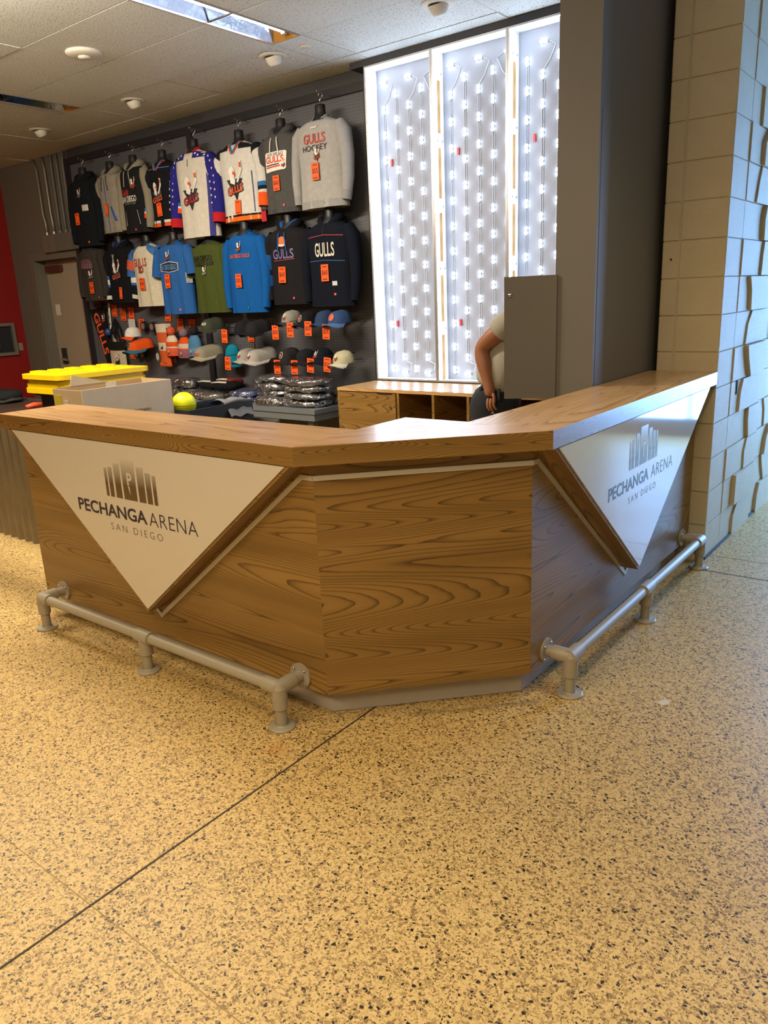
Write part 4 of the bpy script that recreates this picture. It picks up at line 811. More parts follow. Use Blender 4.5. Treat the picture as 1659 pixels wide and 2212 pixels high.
# ================================================================== MERCHANDISE: CAPS AND SMALL GOODS
def cap_meshes(key, dome, brim, front=None):
    rx, ry, h = 0.082, 0.098, 0.105
    mb = MB(); n = 24; lv = 7
    rows = [[(rx * math.cos(k / n * 2 * PI) * math.cos(i / lv * PI / 2 * 0.985) ** 0.72, ry * math.sin(k / n * 2 * PI) * math.cos(i / lv * PI / 2 * 0.985) ** 0.72, h * math.sin(i / lv * PI / 2)) for k in range(n)] for i in range(lv + 1)]
    mb.add([v for r in rows for v in r], [(j * n + i, j * n + (i + 1) % n, (j + 1) * n + (i + 1) % n, (j + 1) * n + i) for j in range(lv) for i in range(n)])
    d = mb.mesh('crown', cloth(dome), True)
    mb = MB()
    def br(a, b, z=0.0):
        t = -PI / 2 + (a - 0.5) * 2.3; c, s_ = math.cos(t), math.sin(t); e = 0.074 * b * (math.cos((a - 0.5) * 2.3) ** 0.5 if math.cos((a - 0.5) * 2.3) > 0 else 0)
        x, y = rx * c * (1 + 0.10 * b), ry * s_ - e; return (x, y, 0.006 + z - 0.030 * (x / rx) ** 2 * (0.35 + 0.65 * b) - 0.012 * b)
    mb.grid(lambda a, b: br(a, b), 13, 5); mb.grid(lambda a, b: br(a, b, -0.004), 13, 5)
    b_ = mb.mesh('brim', cloth(brim), True)
    k = MB().lathe([(0.009, 0), (0.007, 0.005), (0.0, 0.007)], (0, 0, h - 0.002), 8, cap=False).mesh('button', cloth(dome), True)
    return d, b_, k
def cap_fn(e): 
    rx, ry, h = 0.082 + e, 0.098 + e, 0.105
    def f(u, v):
        s_ = math.sqrt(max(0.0, 1 - (v / h) ** 2)) ** 0.72; t = -PI / 2 + u / 0.09; return (rx * math.cos(t) * s_, ry * math.sin(t) * s_, v)
    return f
CAPM = {}
def cap(x, y, z, dome, brim, label, group, rz=0.0, deco=None, hook=True):
    k = (dome, brim)
    if k not in CAPM: CAPM[k] = cap_meshes(k, dome, brim)
    t = thing('baseball_cap', label, 'cap', (x, y, z), group, rz)
    for n, m in zip(('crown', 'brim', 'button'), CAPM[k]): place(n, m, t)
    if deco == 'crest': crest(t, cap_fn(0.003), cap_fn(0.0045), cap_fn(0.006), 0.0, 0.052, 0.036, ORANGE, '#2a2a30')
    elif deco == 'word':
        mb = MB(); text_on(mb, 'GULLS', 0.0, 0.058, 0.085, 0.026, cap_fn(0.003), 0.03); part('lettering', mb, mat('#d9d5cb', 0.7), t)
    elif deco == 'round':
        mb = MB(); ell_on(mb, 0, 0.052, 0.026, 0.030, cap_fn(0.003), 14); p = part('round_patch', mb, mat('#c4b8ac', 0.7), t); mb = MB(); ell_on(mb, 0, 0.052, 0.021, 0.025, cap_fn(0.0045), 14); part('patch_centre', mb, mat('#26262b', 0.7), p); mb = MB(); ell_on(mb, 0, 0.050, 0.012, 0.012, cap_fn(0.006), 10); part('patch_mark', mb, mat('#c9582c', 0.7), p)
    elif deco == 'patch':
        mb = MB(); quad_on(mb, -0.045, 0.045, 0.018, 0.045, cap_fn(0.003), 6); part('front_patch', mb, mat('#9c4a32', 0.7), t)
    elif deco == 'orange_round':
        mb = MB(); ell_on(mb, 0, 0.055, 0.034, 0.030, cap_fn(0.003), 14); part('round_patch', mb, mat('#c4583c', 0.7), t)
    if hook: part('wire_rest', MB().tube([(0, 5.447 - y, 0.015), (0, 0.0, 0.02), (0, -0.06, 0.005), (0, -0.11, -0.02), (0.018, -0.12, -0.035), (-0.018, -0.12, -0.035), (0, -0.11, -0.02)], 0.003, 5), mat('#202024', 0.5), t)
    return t
def cap_stack(x, y0, z, n, dome, brim, what, deco, rz=0.0):
    g_ = what + ' stack'
    for i in range(n):
        lab = f'{what}, front of its stack' if i == 0 else f"{what}, {('second', 'third', 'fourth', 'fifth', 'sixth', 'seventh')[i - 1]} from the front"
        cap(x + 0.004 * i, y0 + 0.024 * i, z + 0.0035 * i, dome, brim, lab, g_, rz, deco if i == 0 else None, i == 0)
OL, GR, BK, BL = '#3a3f33', '#8b8880', '#1c1c20', '#33496e'
cap_stack(-6.22, 5.19, 1.37, 4, OL, OL, 'dark olive cap above the beige caps', 'word')
cap_stack(-6.30, 5.13, 1.10, 7, '#8a8472', '#a39c86', 'beige cap with a rust front patch', 'patch')
cap_stack(-5.70, 5.16, 1.345, 3, BK, BK, 'plain black cap left of the black cap stack', None)
cap_stack(-5.52, 5.13, 1.335, 5, '#232226', BK, 'plain black cap right of the other black caps', None)
cap_stack(-5.09, 5.20, 1.42, 2, GR, '#3a3a3e', 'grey cap with a crest in the upper right row', 'crest')
cap_stack(-4.90, 5.20, 1.405, 2, BK, BK, 'black round-patch cap between the grey and blue caps', 'round')
cap_stack(-4.68, 5.20, 1.41, 2, '#2d3f60', BL, 'plain slate blue cap in the upper right row', None)
cap_stack(-4.50, 5.17, 1.405, 3, BL, '#4d6a96', 'slate blue cap with an orange patch', 'orange_round')
cap_stack(-5.71, 5.17, 1.075, 4, '#98938c', '#aaa59c', 'light grey crest cap beside the teal beanie', 'crest')
cap_stack(-5.54, 5.14, 1.07, 7, '#a09c95', '#b5b0a8', 'light grey crest cap in the longest stack', 'crest')
cap_stack(-5.15, 5.18, 1.08, 3, '#2a282a', '#2a282a', 'charcoal cap with a round crest patch', 'round')
cap_stack(-4.93, 5.18, 1.075, 2, '#1e1e22', '#24242a', 'black patterned cap left of the navy cap', None)
cap_stack(-4.72, 5.18, 1.085, 2, '#141a28', '#141a28', 'navy crest cap left of the cream cap', 'crest')
cap_stack(-4.47, 5.17, 1.065, 2, '#b9b391', '#c2bda4', 'cream cap with a brown crest, last on the lower row', 'crest')
cap_stack(-7.47, 5.16, 1.16, 6, '#d6521c', '#2c6a80', 'orange cap with a round crest', 'round')
cap(-7.52, 5.18, 1.305, '#cfcac0', '#d6521c', 'white and orange novelty cap above the orange caps', 'white and orange novelty cap', 0.0, None, False)

for x, z, pr, w in ((-8.20, 1.59, '$15', 'right of the white mini stick'), (-8.03, 1.54, '$10', 'above the tote bag'), (-7.87, 1.55, '$5', 'above the blue headband pack'), (-7.70, 1.42, '$2', 'left of the upper pucks'), (-7.20, 1.52, '$30', 'above the striped scarf'), (-7.00, 1.41, '$30', 'above the orange and white beanie'), (-6.80, 1.40, '$30', 'above the purple pompom beanie'), (-8.41, 1.21, '$10', 'right of the pennant tip'), (-7.94, 1.10, '$25', 'at the lower right of the tote bag')):
    price_tag(x, 5.432, z, pr, f'orange price tag reading {pr} {w}', 0, random.uniform(0.02, 0.1), 0.105, 0.135, True)
for x, z, pr, w in ((-5.16, 1.34, '$30', 'left end of the upper right cap row'), (-4.97, 1.36, '$25', 'under the grey crest cap'), (-4.75, 1.37, '$20', 'under the plain slate blue cap'), (-4.54, 1.34, '$25', 'under the slate blue cap with orange patch'), (-5.17, 1.03, '$30', 'under the charcoal cap'), (-4.95, 1.03, '$35', 'under the black patterned cap'), (-4.75, 1.05, '$25', 'under the navy crest cap'), (-4.55, 1.06, '$25', 'under the cream cap'), (-5.86, 1.31, '$30', 'above the teal beanie'), (-5.85, 1.05, '$30', 'beside the teal beanie cuff')):
    price_tag(x, 5.055, z, pr, f'orange price tag reading {pr} {w}', 0, random.uniform(0.0, 0.1), 0.082, 0.125, True)
price_tag(-5.90, 5.434, 1.285, '$5', 'orange price tag half hidden behind the plain black caps', 0, 0, 0.09, 0.11, True)

# pennant
t = thing('pennant', 'black triangular pennant with orange letters hanging point down', 'pennant', (-8.46, 5.40, 0.92))
part('felt', MB().prism([(-0.20, 0.70), (0.12, 0.70), (0.12, 0.0), (0.05, 0.0)], -0.003, 0.003, 'y'), cloth('#1b1718'), t)
mb = MB(); text_on(mb, 'GULLS', -0.015, 0.41, 0.50, 0.115, lambda u, v: (u, -0.005, v), 0.03, 0, -PI / 2 + 0.26); part('lettering', mb, mat('#df5a36', 0.7), t)
crest(t, lambda u, v: (u, -0.005, v), lambda u, v: (u, -0.006, v), lambda u, v: (u, -0.007, v), 0.065, 0.58, 0.055, '#df5a36', '#5a2a24')
part('header_card', MB().box(-0.08, 0.06, -0.004, 0.004, 0.71, 0.77), mat('#26242a', 0.5), t)
# mini stick
t = thing('mini_stick', 'white mini hockey stick with a blue ball hanging beside the pennant', 'mini stick', (-8.25, 5.39, 1.18))
part('shaft', MB().tube([(0.02, 0, 0.50), (-0.01, 0, 0.14)], 0.012, 6), mat('#cfc8b4', 0.5), t)
part('blade', MB().prism([(-0.02, 0.14), (0.01, 0.14), (0.09, 0.03), (0.07, 0.0), (0.0, 0.10)], -0.008, 0.008, 'y'), mat('#b5ad98', 0.5), t)
part('ball', MB().lathe([(0.001, -0.045), (0.032, -0.032), (0.045, 0), (0.032, 0.032), (0.001, 0.045)], (-0.02, -0.03, 0.17), 16), mat('#274a80', 0.4), t, True)
for z in (0.42, 0.33, 0.25): part('shaft_mark', MB().box(-0.004, 0.012, -0.0135, -0.0125, z, z + 0.02), BLACK, t)
# tote bag
t = thing('tote_bag', 'cream tote bag with a black top band and long black straps', 'tote bag', (-8.13, 5.38, 0.90))
part('bag_body', MB().grid(lambda a, b: ((a - 0.5) * 0.31, -0.02 - 0.025 * math.sin(a * PI) * (1 - 0.3 * b), 0.0 + 0.24 * b), 9, 4), cloth('#c3b79c'), t, True)
part('top_band', MB().grid(lambda a, b: ((a - 0.5) * 0.325, -0.022 - 0.026 * math.sin(a * PI), 0.24 + 0.10 * b), 9, 3), cloth('#1c1a18'), t, True)
for sd, y in ((-1, -0.03), (1, -0.03), (-1, 0.02), (1, 0.02)): part('strap', MB().tube([(sd * 0.10, y, 0.33), (sd * 0.05, y, 0.48), (0.0, 0.0, 0.60)], 0.013, 4), cloth('#151414'), t)
crest(t, lambda u, v: (u, -0.047, v), lambda u, v: (u, -0.049, v), lambda u, v: (u, -0.050, v), 0.01, 0.12, 0.075, '#3a3430', '#26211f')
# headband pack, pucks
t = thing('headband_pack', 'blue carded pack hanging left of the white and orange cap', 'pack', (-7.84, 5.40, 1.28)); part('card', MB().box(-0.06, 0.06, -0.004, 0.004, 0.12, 0.21), mat('#c3c2bf', 0.6), t); part('band', MB().box(-0.055, 0.055, -0.02, -0.004, 0.0, 0.12), cloth('#23477e'), t)
mb = MB(); text_on(mb, 'GULLS', 0, 0.05, 0.075, 0.02, lambda u, v: (u, -0.021, v), 0.02, 0.2); part('lettering', mb, mat('#d9582c', 0.7), t)
def puck(x, z, label):
    t = thing('puck', label, 'puck', (x, 5.38, z), 'black hockey pucks')
    part('disc', MB().tube([(0, 0.02, 0), (0, -0.022, 0)], 0.052, 20), mat('#1a1a1c', 0.6), t, 'auto'); mb = MB(); ell_on(mb, 0, 0, 0.036, 0.036, lambda u, v: (u, -0.0235, v), 16); part('printed_face', mb, mat('#6f665e', 0.6), t)
    mb = MB(); text_on(mb, 'G', 0.0, 0.0, 0.026, 0.034, lambda u, v: (u, -0.0245, v), 0.03); part('lettering', mb, mat('#c9582c', 0.6), t); part('clip', MB().tube([(0, 0.02, 0.03), (0, 0.065, 0.06)], 0.003, 5), CHROME, t)
puck(-7.58, 1.41, 'black hockey puck touching the price tag, upper pair'); puck(-7.42, 1.40, 'black hockey puck on the right of the upper pair'); puck(-7.77, 1.10, 'black hockey puck on the left of the lower pair'); puck(-7.66, 1.10, 'black hockey puck on the right of the lower pair')
# scarf
t = thing('scarf', 'orange and white striped scarf hanging folded', 'scarf', (-7.20, 5.36, 0.98))
for i, (z0, z1, c) in enumerate(((0.36, 0.45, '#cbbfa6'), (0.25, 0.36, '#c95a33'), (0.165, 0.25, '#cbbfa6'), (0.03, 0.165, '#cc5a2a'))): part('stripe', MB().grid(lambda a, b: (-0.10 + 0.18 * a + 0.04 * (1 - (z0 + (z1 - z0) * b) / 0.45), -0.04 - 0.02 * math.sin(a * PI), z0 + (z1 - z0) * b), 7, 3).grid(lambda a, b: (-0.10 + 0.18 * a + 0.04 * (1 - (z0 + (z1 - z0) * b) / 0.45), 0.03, z0 + (z1 - z0) * b), 7, 3), cloth(c), t, True)
for i in range(9): part('fringe', MB().tube([(-0.06 + 0.022 * i, -0.045, 0.035), (-0.065 + 0.024 * i, -0.05, -0.01)], 0.010, 5), cloth('#cc5a2a'), t, True)
mb = MB(); ell_on(mb, -0.075, 0.10, 0.035, 0.05, lambda u, v: (u, -0.072, v), 14); p = part('hang_tag', mb, mat('#2a2a28', 0.5), t); mb = MB(); ell_on(mb, -0.075, 0.10, 0.029, 0.043, lambda u, v: (u, -0.0735, v), 14); part('tag_face', mb, mat('#a9a597', 0.5), p)
crest(t, lambda u, v: (u, -0.066, v), lambda u, v: (u, -0.067, v), lambda u, v: (u, -0.068, v), 0.01, 0.205, 0.035, '#4a3a30', '#3a2f28')
# beanies
def beanie(x, z, body, cuff, pom, label, stripe=None, s=1.0):
    t = thing('beanie', label, 'beanie', (x, 5.33, z), 'knit beanies')
    part('knit_crown', MB().lathe([(0.092 * s, 0.08), (0.090 * s, 0.13), (0.075 * s, 0.18), (0.045 * s, 0.215), (0.0, 0.225)], (0, 0, 0), 20, 1, 0.6, cap=False), cloth(body), t, True)
    part('cuff', MB().lathe([(0.098 * s, 0.0), (0.102 * s, 0.04), (0.098 * s, 0.085), (0.09 * s, 0.085)], (0, 0, 0), 20, 1, 0.62, cap=False), cloth(cuff), t, True)
    if stripe: part('stripe', MB().lathe([(0.0925 * s, 0.10), (0.0925 * s, 0.13), (0.088 * s, 0.15)], (0, 0, 0), 20, 1, 0.62, cap=False), cloth(stripe), t, True)
    if pom: part('pompom', MB().grid(lambda a, b: (lambda r: (r * math.sin(b * PI) * math.cos(a * 2 * PI), r * math.sin(b * PI) * math.sin(a * 2 * PI), 0.26 + r * math.cos(b * PI)))(0.05 + 0.006 * math.sin(a * 40 + b * 23)), 18, 10, True), cloth(pom), t, True)
    crest(t, lambda u, v: (u, -0.064 * s, v), lambda u, v: (u, -0.065 * s, v), lambda u, v: (u, -0.066 * s, v), 0.0, 0.04, 0.026, ORANGE, '#2a2a30')
    part('hook', MB().tube([(0, 0.115, 0.21), (0, 0.0, 0.215), (0, 0, 0.23)], 0.003, 5), CHROME, t)
beanie(-7.04, 1.09, '#cfc4b0', '#c9583a', '#c9583a', 'orange and white knit beanie next to the scarf', '#d6521c')
beanie(-6.83, 1.07, '#d6521c', '#8a5560', '#7d6a74', 'orange beanie with a purple-grey pompom and cuff', '#c9b8a8')
beanie(-6.66, 1.09, '#4d7aa0', '#5d7f9c', '#2a2228', 'light blue beanie behind the beige caps')
beanie(-6.08, 0.99, '#0f7f9c', '#0d7590', None, 'teal blue beanie with a folded cuff', None, 1.05)
t = thing('lanyard_bundle', 'bundle of orange and white lanyards behind the grey caps', 'lanyards', (-5.80, 5.38, 1.05))
for i, c in enumerate(('#c4472a', '#c9c4ba', '#b04028', '#26262a')): part('lanyard', MB().tube([(0, 0.0, 0.17), (-0.03 + 0.022 * i, -0.02, 0.08), (-0.045 + 0.03 * i, -0.02, 0.0)], 0.007, 4), cloth(c), t)

# ================================================================== TABLES AND STOCK
TG = mat('#6d7376', 0.45, 0.1, 0.04)
t = thing('stock_table', 'grey display table stacked with plastic-wrapped shirts below the pegboard', 'table', (-6.0, 5.1, 0))
part('table_top', MB().box(-7.9, -4.49, 4.79, 5.40, 0.66, 0.70), TG, t, **LW)
part('apron', MB().box(-7.88, -4.505, 4.80, 4.82, 0.60, 0.6595), TG, t, **LW); part('apron', MB().box(-4.52, -4.50, 4.821, 5.39, 0.60, 0.6595), TG, t, **LW)
for x in (-7.8, -6.2, -4.62):
    for y in (4.84, 5.30): part('leg', MB().box(x, x + 0.06, y, y + 0.06, 0, 0.6595), TG, t, **LW)
def pillow(lx, ly, lz, seed, nu=22, nv=9, rough=0.012, p=3.2):
    rn = random.Random(seed); ox, oy = rn.random() * 9, rn.random() * 9
    def f(a, b):
        th = a * 2 * PI; ph = (b - 0.5) * PI; c, s_ = math.cos(th), math.sin(th)
        r = (abs(c) ** p + abs(s_) ** p) ** (-1 / p); k = max(0.0, math.cos(ph)) ** 0.45
        x, y, z = lx / 2 * r * c * k, ly / 2 * r * s_ * k, lz / 2 * math.copysign(abs(math.sin(ph)) ** 0.8, ph)
        d = mnoise.noise(Vector((x * 9 + ox, y * 9 + oy, z * 14))) * rough + mnoise.noise(Vector((x * 26 + oy, y * 26, z * 30 + ox))) * rough * 0.5
        return (x + d, y + d * 0.6, z + lz / 2 + d * 0.8 * k)
    return MB().grid(f, nu, nv, True)
def bagged(x, y, z, lx, ly, lz, color, label, group, seed, rz=0.0):
    t = thing('wrapped_shirt', label, 'wrapped shirt', (x, y, z), group, rz)
    part('folded_shirt', pillow(lx * 0.93, ly * 0.9, lz * 0.86, seed, 22, 9, 0.008), cloth(color), t, True)
    part('plastic_bag', pillow(lx, ly, lz * 1.08, seed + 1, 40, 15, 0.030), WRAP, t, True)
    return t
DK = '#3a3b3f'; nm = ('bottom', 'second from the bottom', 'third from the bottom', 'top')
for i in range(4): bagged(-4.74 + 0.012 * (i % 2), 4.97 + (0.02, 0, 0.015, -0.01)[i], 0.70 + 0.062 * i, 0.44, 0.30, 0.066, (DK, '#5a5f68', DK, '#454950')[i], f'plastic-wrapped dark shirt, {nm[i]} of the stack at the table corner', 'wrapped shirts, corner stack', 40 + i, (0.05, -0.04, 0.02, -0.06)[i])
for i in range(4): bagged(-5.22 + 0.02 * (i % 2), 5.08 + (0.0, 0.03, 0.0, 0.02)[i], 0.70 + 0.062 * i, 0.42, 0.34, 0.066, ('#45433f', DK, '#55545a', '#3c3e42')[i], f'plastic-wrapped dark shirt, {nm[i]} of the stack left of the corner stack', 'wrapped shirts, second stack', 50 + i, (-0.05, 0.06, -0.03, 0.08)[i])
bagged(-5.12, 4.90, 0.70, 0.36, 0.16, 0.07, '#35332f', 'plastic-wrapped dark shirt lying alone in front between the two dark stacks', 'wrapped shirts, loose', 61, 0.1)
for i in range(2): bagged(-5.60, 5.05 + 0.02 * i, 0.70 + 0.05 * i, 0.34, 0.32, 0.055, '#2b4aa0', 'folded bright blue wrapped shirt, ' + ('lower' if i == 0 else 'upper') + ' of the blue pair', 'wrapped blue shirts', 63 + i, 0.05)
for i in range(3): bagged(-5.52 + 0.05 * i, 5.28, 0.70 + 0.07 * i, 0.46, 0.22, 0.075, ('#6a655c', '#7b756a', '#504e4b')[i], ('lowest', 'middle', 'topmost')[i] + ' wrapped grey shirt of the pile behind the blue pair', 'wrapped grey shirts', 66 + i, 0.1 * i)
for i, (x, y, c, w) in enumerate(((-6.05, 5.0, '#6b6356', 'wrapped khaki shirt left of the blue pair'), (-6.35, 5.05, '#3d352c', 'wrapped brown shirt behind the yellow dome'), (-6.62, 5.15, '#23221f', 'wrapped black shirt behind the cardboard box'))): bagged(x, y, 0.70, 0.34, 0.26, 0.07, c, w, 'wrapped shirts, left end', 70 + i, 0.1)
bagged(-6.62, 5.14, 0.772, 0.30, 0.22, 0.10, '#15171a', 'crumpled dark bundle at the far left end of the grey table', 'wrapped shirts, left end', 75, 0.2)
bagged(-4.58, 5.26, 0.70, 0.16, 0.22, 0.06, '#4b4a4a', 'grey wrapped shirt squeezed in beside the cabinet, lower', 'wrapped shirts by the cabinet', 76); bagged(-4.58, 5.26, 0.762, 0.16, 0.22, 0.06, '#55524f', 'grey wrapped shirt squeezed in beside the cabinet, upper', 'wrapped shirts by the cabinet', 77)
# loose fabric goods on the pile
for i, (x, y, z, lx, c, w) in enumerate(((-6.00, 5.16, 0.775, 0.34, '#121318', 'black folded garment with pale lettering on the pile'), (-6.10, 5.28, 0.79, 0.24, '#8a3426', 'red and white folded garment at the back of the pile'), (-6.30, 5.22, 0.77, 0.30, '#19181b', 'plain black folded garment left of the lettered one'))):
    t = thing('folded_garment', w, 'garment', (x, y, z), 'folded garments on the pile'); part('cloth_fold', pillow(lx, 0.22, 0.085, 90 + i), cloth(c), t, True)
    part('trim_stripe', MB().tube([(-lx * 0.42, -0.09, 0.075), (-lx * 0.1, -0.10, 0.086), (lx * 0.25, -0.09, 0.085)], 0.010, 6), cloth('#c9c6bd'), t, True)

# dark work table behind the left wing with tote, carton, bin
t = thing('work_table', 'dark worn work table behind the left wing of the counter', 'table', (-6.0, 3.2, 0))
part('table_top', MB().box(-8.3, -4.05, 2.55, 3.92, 0.72, 0.76), mat('#4a3c33', 0.3, 0, 0.2, 5), t, **LW)
part('edge_trim', MB().box(-8.3, -4.05, 3.921, 3.94, 0.735, 0.775), mat('#6d6a64', 0.4, 0.4), t, **LW)
for x in (-8.2, -4.2):
    for y in (2.65, 3.76): part('leg', MB().box(x, x + 0.06, y, y + 0.06, 0, 0.7195), BLACK, t, **LW)
YEL = mat('#e8c40a', 0.38, 0, 0.04, 8)
def rrect(x0, x1, y0, y1, r, n=5):
    out = []
    for cx_, cy_, a0 in ((x1 - r, y0 + r, -PI / 2), (x1 - r, y1 - r, 0), (x0 + r, y1 - r, PI / 2), (x0 + r, y0 + r, PI)):
        out += [(cx_ + r * math.cos(a0 + i / n * PI / 2), cy_ + r * math.sin(a0 + i / n * PI / 2)) for i in range(n + 1)]
    return out
t = thing('storage_tote', 'black storage tote under the stack of yellow lids', 'storage tote', (-5.66, 3.42, 0.76))
part('tub', MB().prism(rrect(-5.86, -5.46, 3.10, 3.75, 0.06), 0.76, 0.985), mat('#16171a', 0.5), t, **LW); part('rim', MB().prism(rrect(-5.89, -5.43, 3.07, 3.78, 0.06), 0.985, 1.005), mat('#16171a', 0.5), t, **LW)
for i, (z0, hgt, dx) in enumerate(((1.006, 0.038, 0.0), (1.045, 0.034, 0.008), (1.080, 0.030, 0.016), (1.113, 0.036, -0.012))):
    w = ('lowest yellow tote lid of the stack', 'second yellow tote lid from below', 'third yellow tote lid from below', 'topmost yellow tote lid with raised ribs')[i]
    t = thing('tote_lid', w, 'tote lid', (-5.66, 3.42, z0), 'stacked yellow tote lids')  # each one is a lid of the tote stack
    part('lid_plate', MB().prism(rrect(-5.93 + dx, -5.39 - dx, 3.03 + dx, 3.82 - dx, 0.06), z0, z0 + hgt), YEL, t, **LW)
    if i == 3:
        for k in range(5): part('raised_rib', MB().prism(rrect(-5.90, -5.74 + 0.02 * (k % 2), 3.08 + 0.145 * k, 3.08 + 0.145 * k + 0.085, 0.015), z0 + hgt, z0 + hgt + 0.018), YEL, t, **LW)
        for k in range(5): part('raised_rib', MB().prism(rrect(-5.62, -5.44, 3.08 + 0.145 * k, 3.08 + 0.145 * k + 0.075, 0.015), z0 + hgt, z0 + hgt + 0.010), YEL, t, **LW)
# open carton
CARD = mat('#b59a74', 0.85, 0, 0.08, 12); CARDW = mat('#d8cdbc', 0.85, 0, 0.06, 10)
t = thing('cardboard_box', 'open cardboard box with pale sides and printed text behind the counter', 'cardboard box', (-4.54, 2.93, 0.76))
x0, x1, y0, y1, z0, z1 = -4.72, -4.385, 2.60, 3.27, 0.762, 1.13
part('side_wall', MB().box(x1 - 0.006, x1, y0, y1, z0, z1), CARDW, t, **LW); part('side_wall', MB().box(x0, x0 + 0.006, y0, y1, z0, z1), CARD, t, **LW)
part('end_wall', MB().box(x0 + 0.0061, x1 - 0.0061, y0, y0 + 0.006, z0, z1 - 0.004), CARD, t, **LW); part('end_wall', MB().box(x0 + 0.0061, x1 - 0.0061, y1 - 0.006, y1, z0, z1), CARD, t, **LW)
part('bottom', MB().box(x0 + 0.0061, x1 - 0.0061, y0 + 0.0061, y1 - 0.0061, z0, z0 + 0.006), CARD, t, **LW)
part('flap', MB().prism([(2.72, 1.13), (3.0, 1.13), (2.74, 1.20)], -4.716, -4.712, 'x'), mat('#c4b89c', 0.8), t, **LW)
part('shipping_label', MB().box(-4.71, -4.63, y0 - 0.002, y0, 0.97, 1.09), mat('#b9a422', 0.6), t, **LW); part('shipping_label', MB().box(-4.60, -4.55, y0 - 0.002, y0, 0.90, 1.06), mat('#c0b4a4', 0.6), t, **LW); part('shipping_label', MB().box(-4.43, -4.40, y0 - 0.002, y0, 0.92, 1.02), mat('#b9a422', 0.6), t, **LW)
part('tape_strip', MB().box(x0 + 0.006, x0 + 0.0075, 2.98, 3.06, z0 + 0.1, z1), mat('#cfc9c0', 0.3), t, **LW)
mb = MB(); text_on(mb, 'FABRIQUE AU', 3.0, 0.955, 0.17, 0.022, lambda u, v: (x1 + 0.001, u, v), 0.01, 0, PI); part('lettering', mb, mat('#3a3633', 0.7), t, **LW)
# bin with yellow dome and grey cloth
t = thing('plastic_bin', 'dark blue-black plastic bin behind the cardboard box', 'bin', (-4.40, 3.50, 0.762))
part('bin_floor', MB().prism(rrect(-4.56, -4.24, 3.28, 3.84, 0.03), 0.762, 0.845), mat('#1d222b', 0.5), t, **LW)
for b in ((-4.575, -4.56, 3.27, 3.85), (-4.24, -4.225, 3.27, 3.85), (-4.56, -4.24, 3.27, 3.285), (-4.56, -4.24, 3.835, 3.85)): part('bin_wall', MB().box(b[0], b[1], b[2], b[3], 0.762, 0.92), mat('#1d222b', 0.5), t, **LW)
t = thing('yellow_ball', 'bright yellow-green ball resting in the dark bin', 'ball', (-4.465, 3.42, 0.845))
part('shell', MB().grid(lambda a, b: (0.086 * math.sin(b * PI) * math.cos(a * 2 * PI), 0.086 * math.sin(b * PI) * math.sin(a * 2 * PI), 0.089 - 0.086 * math.cos(b * PI) * 1.0), 28, 16, True), mat('#dfe411', 0.45, 0, 0.02), t, True)
part('seam', MB().tube([(0.0863 * math.cos(i / 28 * 2 * PI), 0.0863 * math.sin(i / 28 * 2 * PI), 0.089) for i in range(29)], 0.0012, 4, False), mat('#b9bf10', 0.5), t, True)
t = thing('grey_cloth', 'grey cloth draped over the edge of the dark bin', 'cloth', (-4.34, 3.66, 0.80))
part('drape', MB().grid(lambda a, b: (-0.10 + 0.25 * b, -0.05 + 0.22 * a, 0.10 + 0.045 * math.sin(b * PI * 1.1) + 0.008 * math.sin(a * 12) - 0.20 * max(0, b - 0.72)), 12, 14), cloth('#6c6e70'), t, True); part('rolled_edge', MB().tube([(0.10, -0.05, 0.125), (0.105, 0.05, 0.135), (0.10, 0.17, 0.12)], 0.014, 8), cloth('#66686a'), t, True)
# odds and ends on the work table
t = thing('bar_clamp', 'bar clamp with an orange grip and dark blue jaw lying on the work table', 'clamp', (-6.72, 3.70, 0.762))
part('bar', MB().tube([(-0.10, -0.06, 0.03), (0.10, 0.12, 0.03)], 0.010, 6), mat('#3a3a3c', 0.4, 0.6), t); part('grip', MB().tube([(-0.10, -0.22, 0.025), (-0.11, -0.14, 0.032), (-0.10, -0.06, 0.03)], [0.016, 0.026, 0.020], 10), mat('#d0502a', 0.45), t, True)
part('collar', MB().tube([(0.04, 0.066, 0.03), (0.06, 0.084, 0.03)], 0.022, 10), mat('#d0502a', 0.45), t); part('jaw', MB().box(0.09, 0.19, 0.09, 0.16, 0.0, 0.085), mat('#1d2632', 0.45), t); part('jaw_pad', MB().box(0.192, 0.205, 0.095, 0.155, 0.005, 0.08), mat('#3a4a5a', 0.45), t)
t = thing('dark_garment_pile', 'crumpled dark grey garment on the work table at the left frame edge', 'garment', (-7.75, 3.70, 0.762)); part('cloth_fold', pillow(0.5, 0.34, 0.12, 120, 26, 10, 0.03), cloth('#232324'), t, True); part('cloth_layer', pillow(0.54, 0.36, 0.05, 121, 26, 8, 0.02), cloth('#3a3936'), t, True)

# ================================================================== PERSON AT THE PANEL DOOR
SKIN = mat('#9a6547', 0.5, 0, 0.06, 25); DEN = mat('#23262d', 0.9, 0, 0.2, 30, 0.4, 700); SHIRT = mat('#a9a498', 0.9, 0, 0.05, 30, 0.3, 500)
def skin_mesh(name, nodes, edges, m, parent=None, root=0, sub=2):
    """nodes: list of (position, (rx, ry)); grown with the Skin and Subdivision modifiers"""
    me = bpy.data.meshes.new(name); me.from_pydata([n[0] for n in nodes], edges, []); o = bpy.data.objects.new(name, me); link(o, parent)
    me.materials.append(m); md = o.modifiers.new('skin', 'SKIN'); md.use_smooth_shade = True
    sv = me.skin_vertices[0].data
    for i, n in enumerate(nodes): sv[i].radius = n[1] if isinstance(n[1], tuple) else (n[1], n[1]); sv[i].use_root = (i == root)
    if sub: o.modifiers.new('sub', 'SUBSURF').levels = sub; o.modifiers['sub'].render_levels = sub
    return o
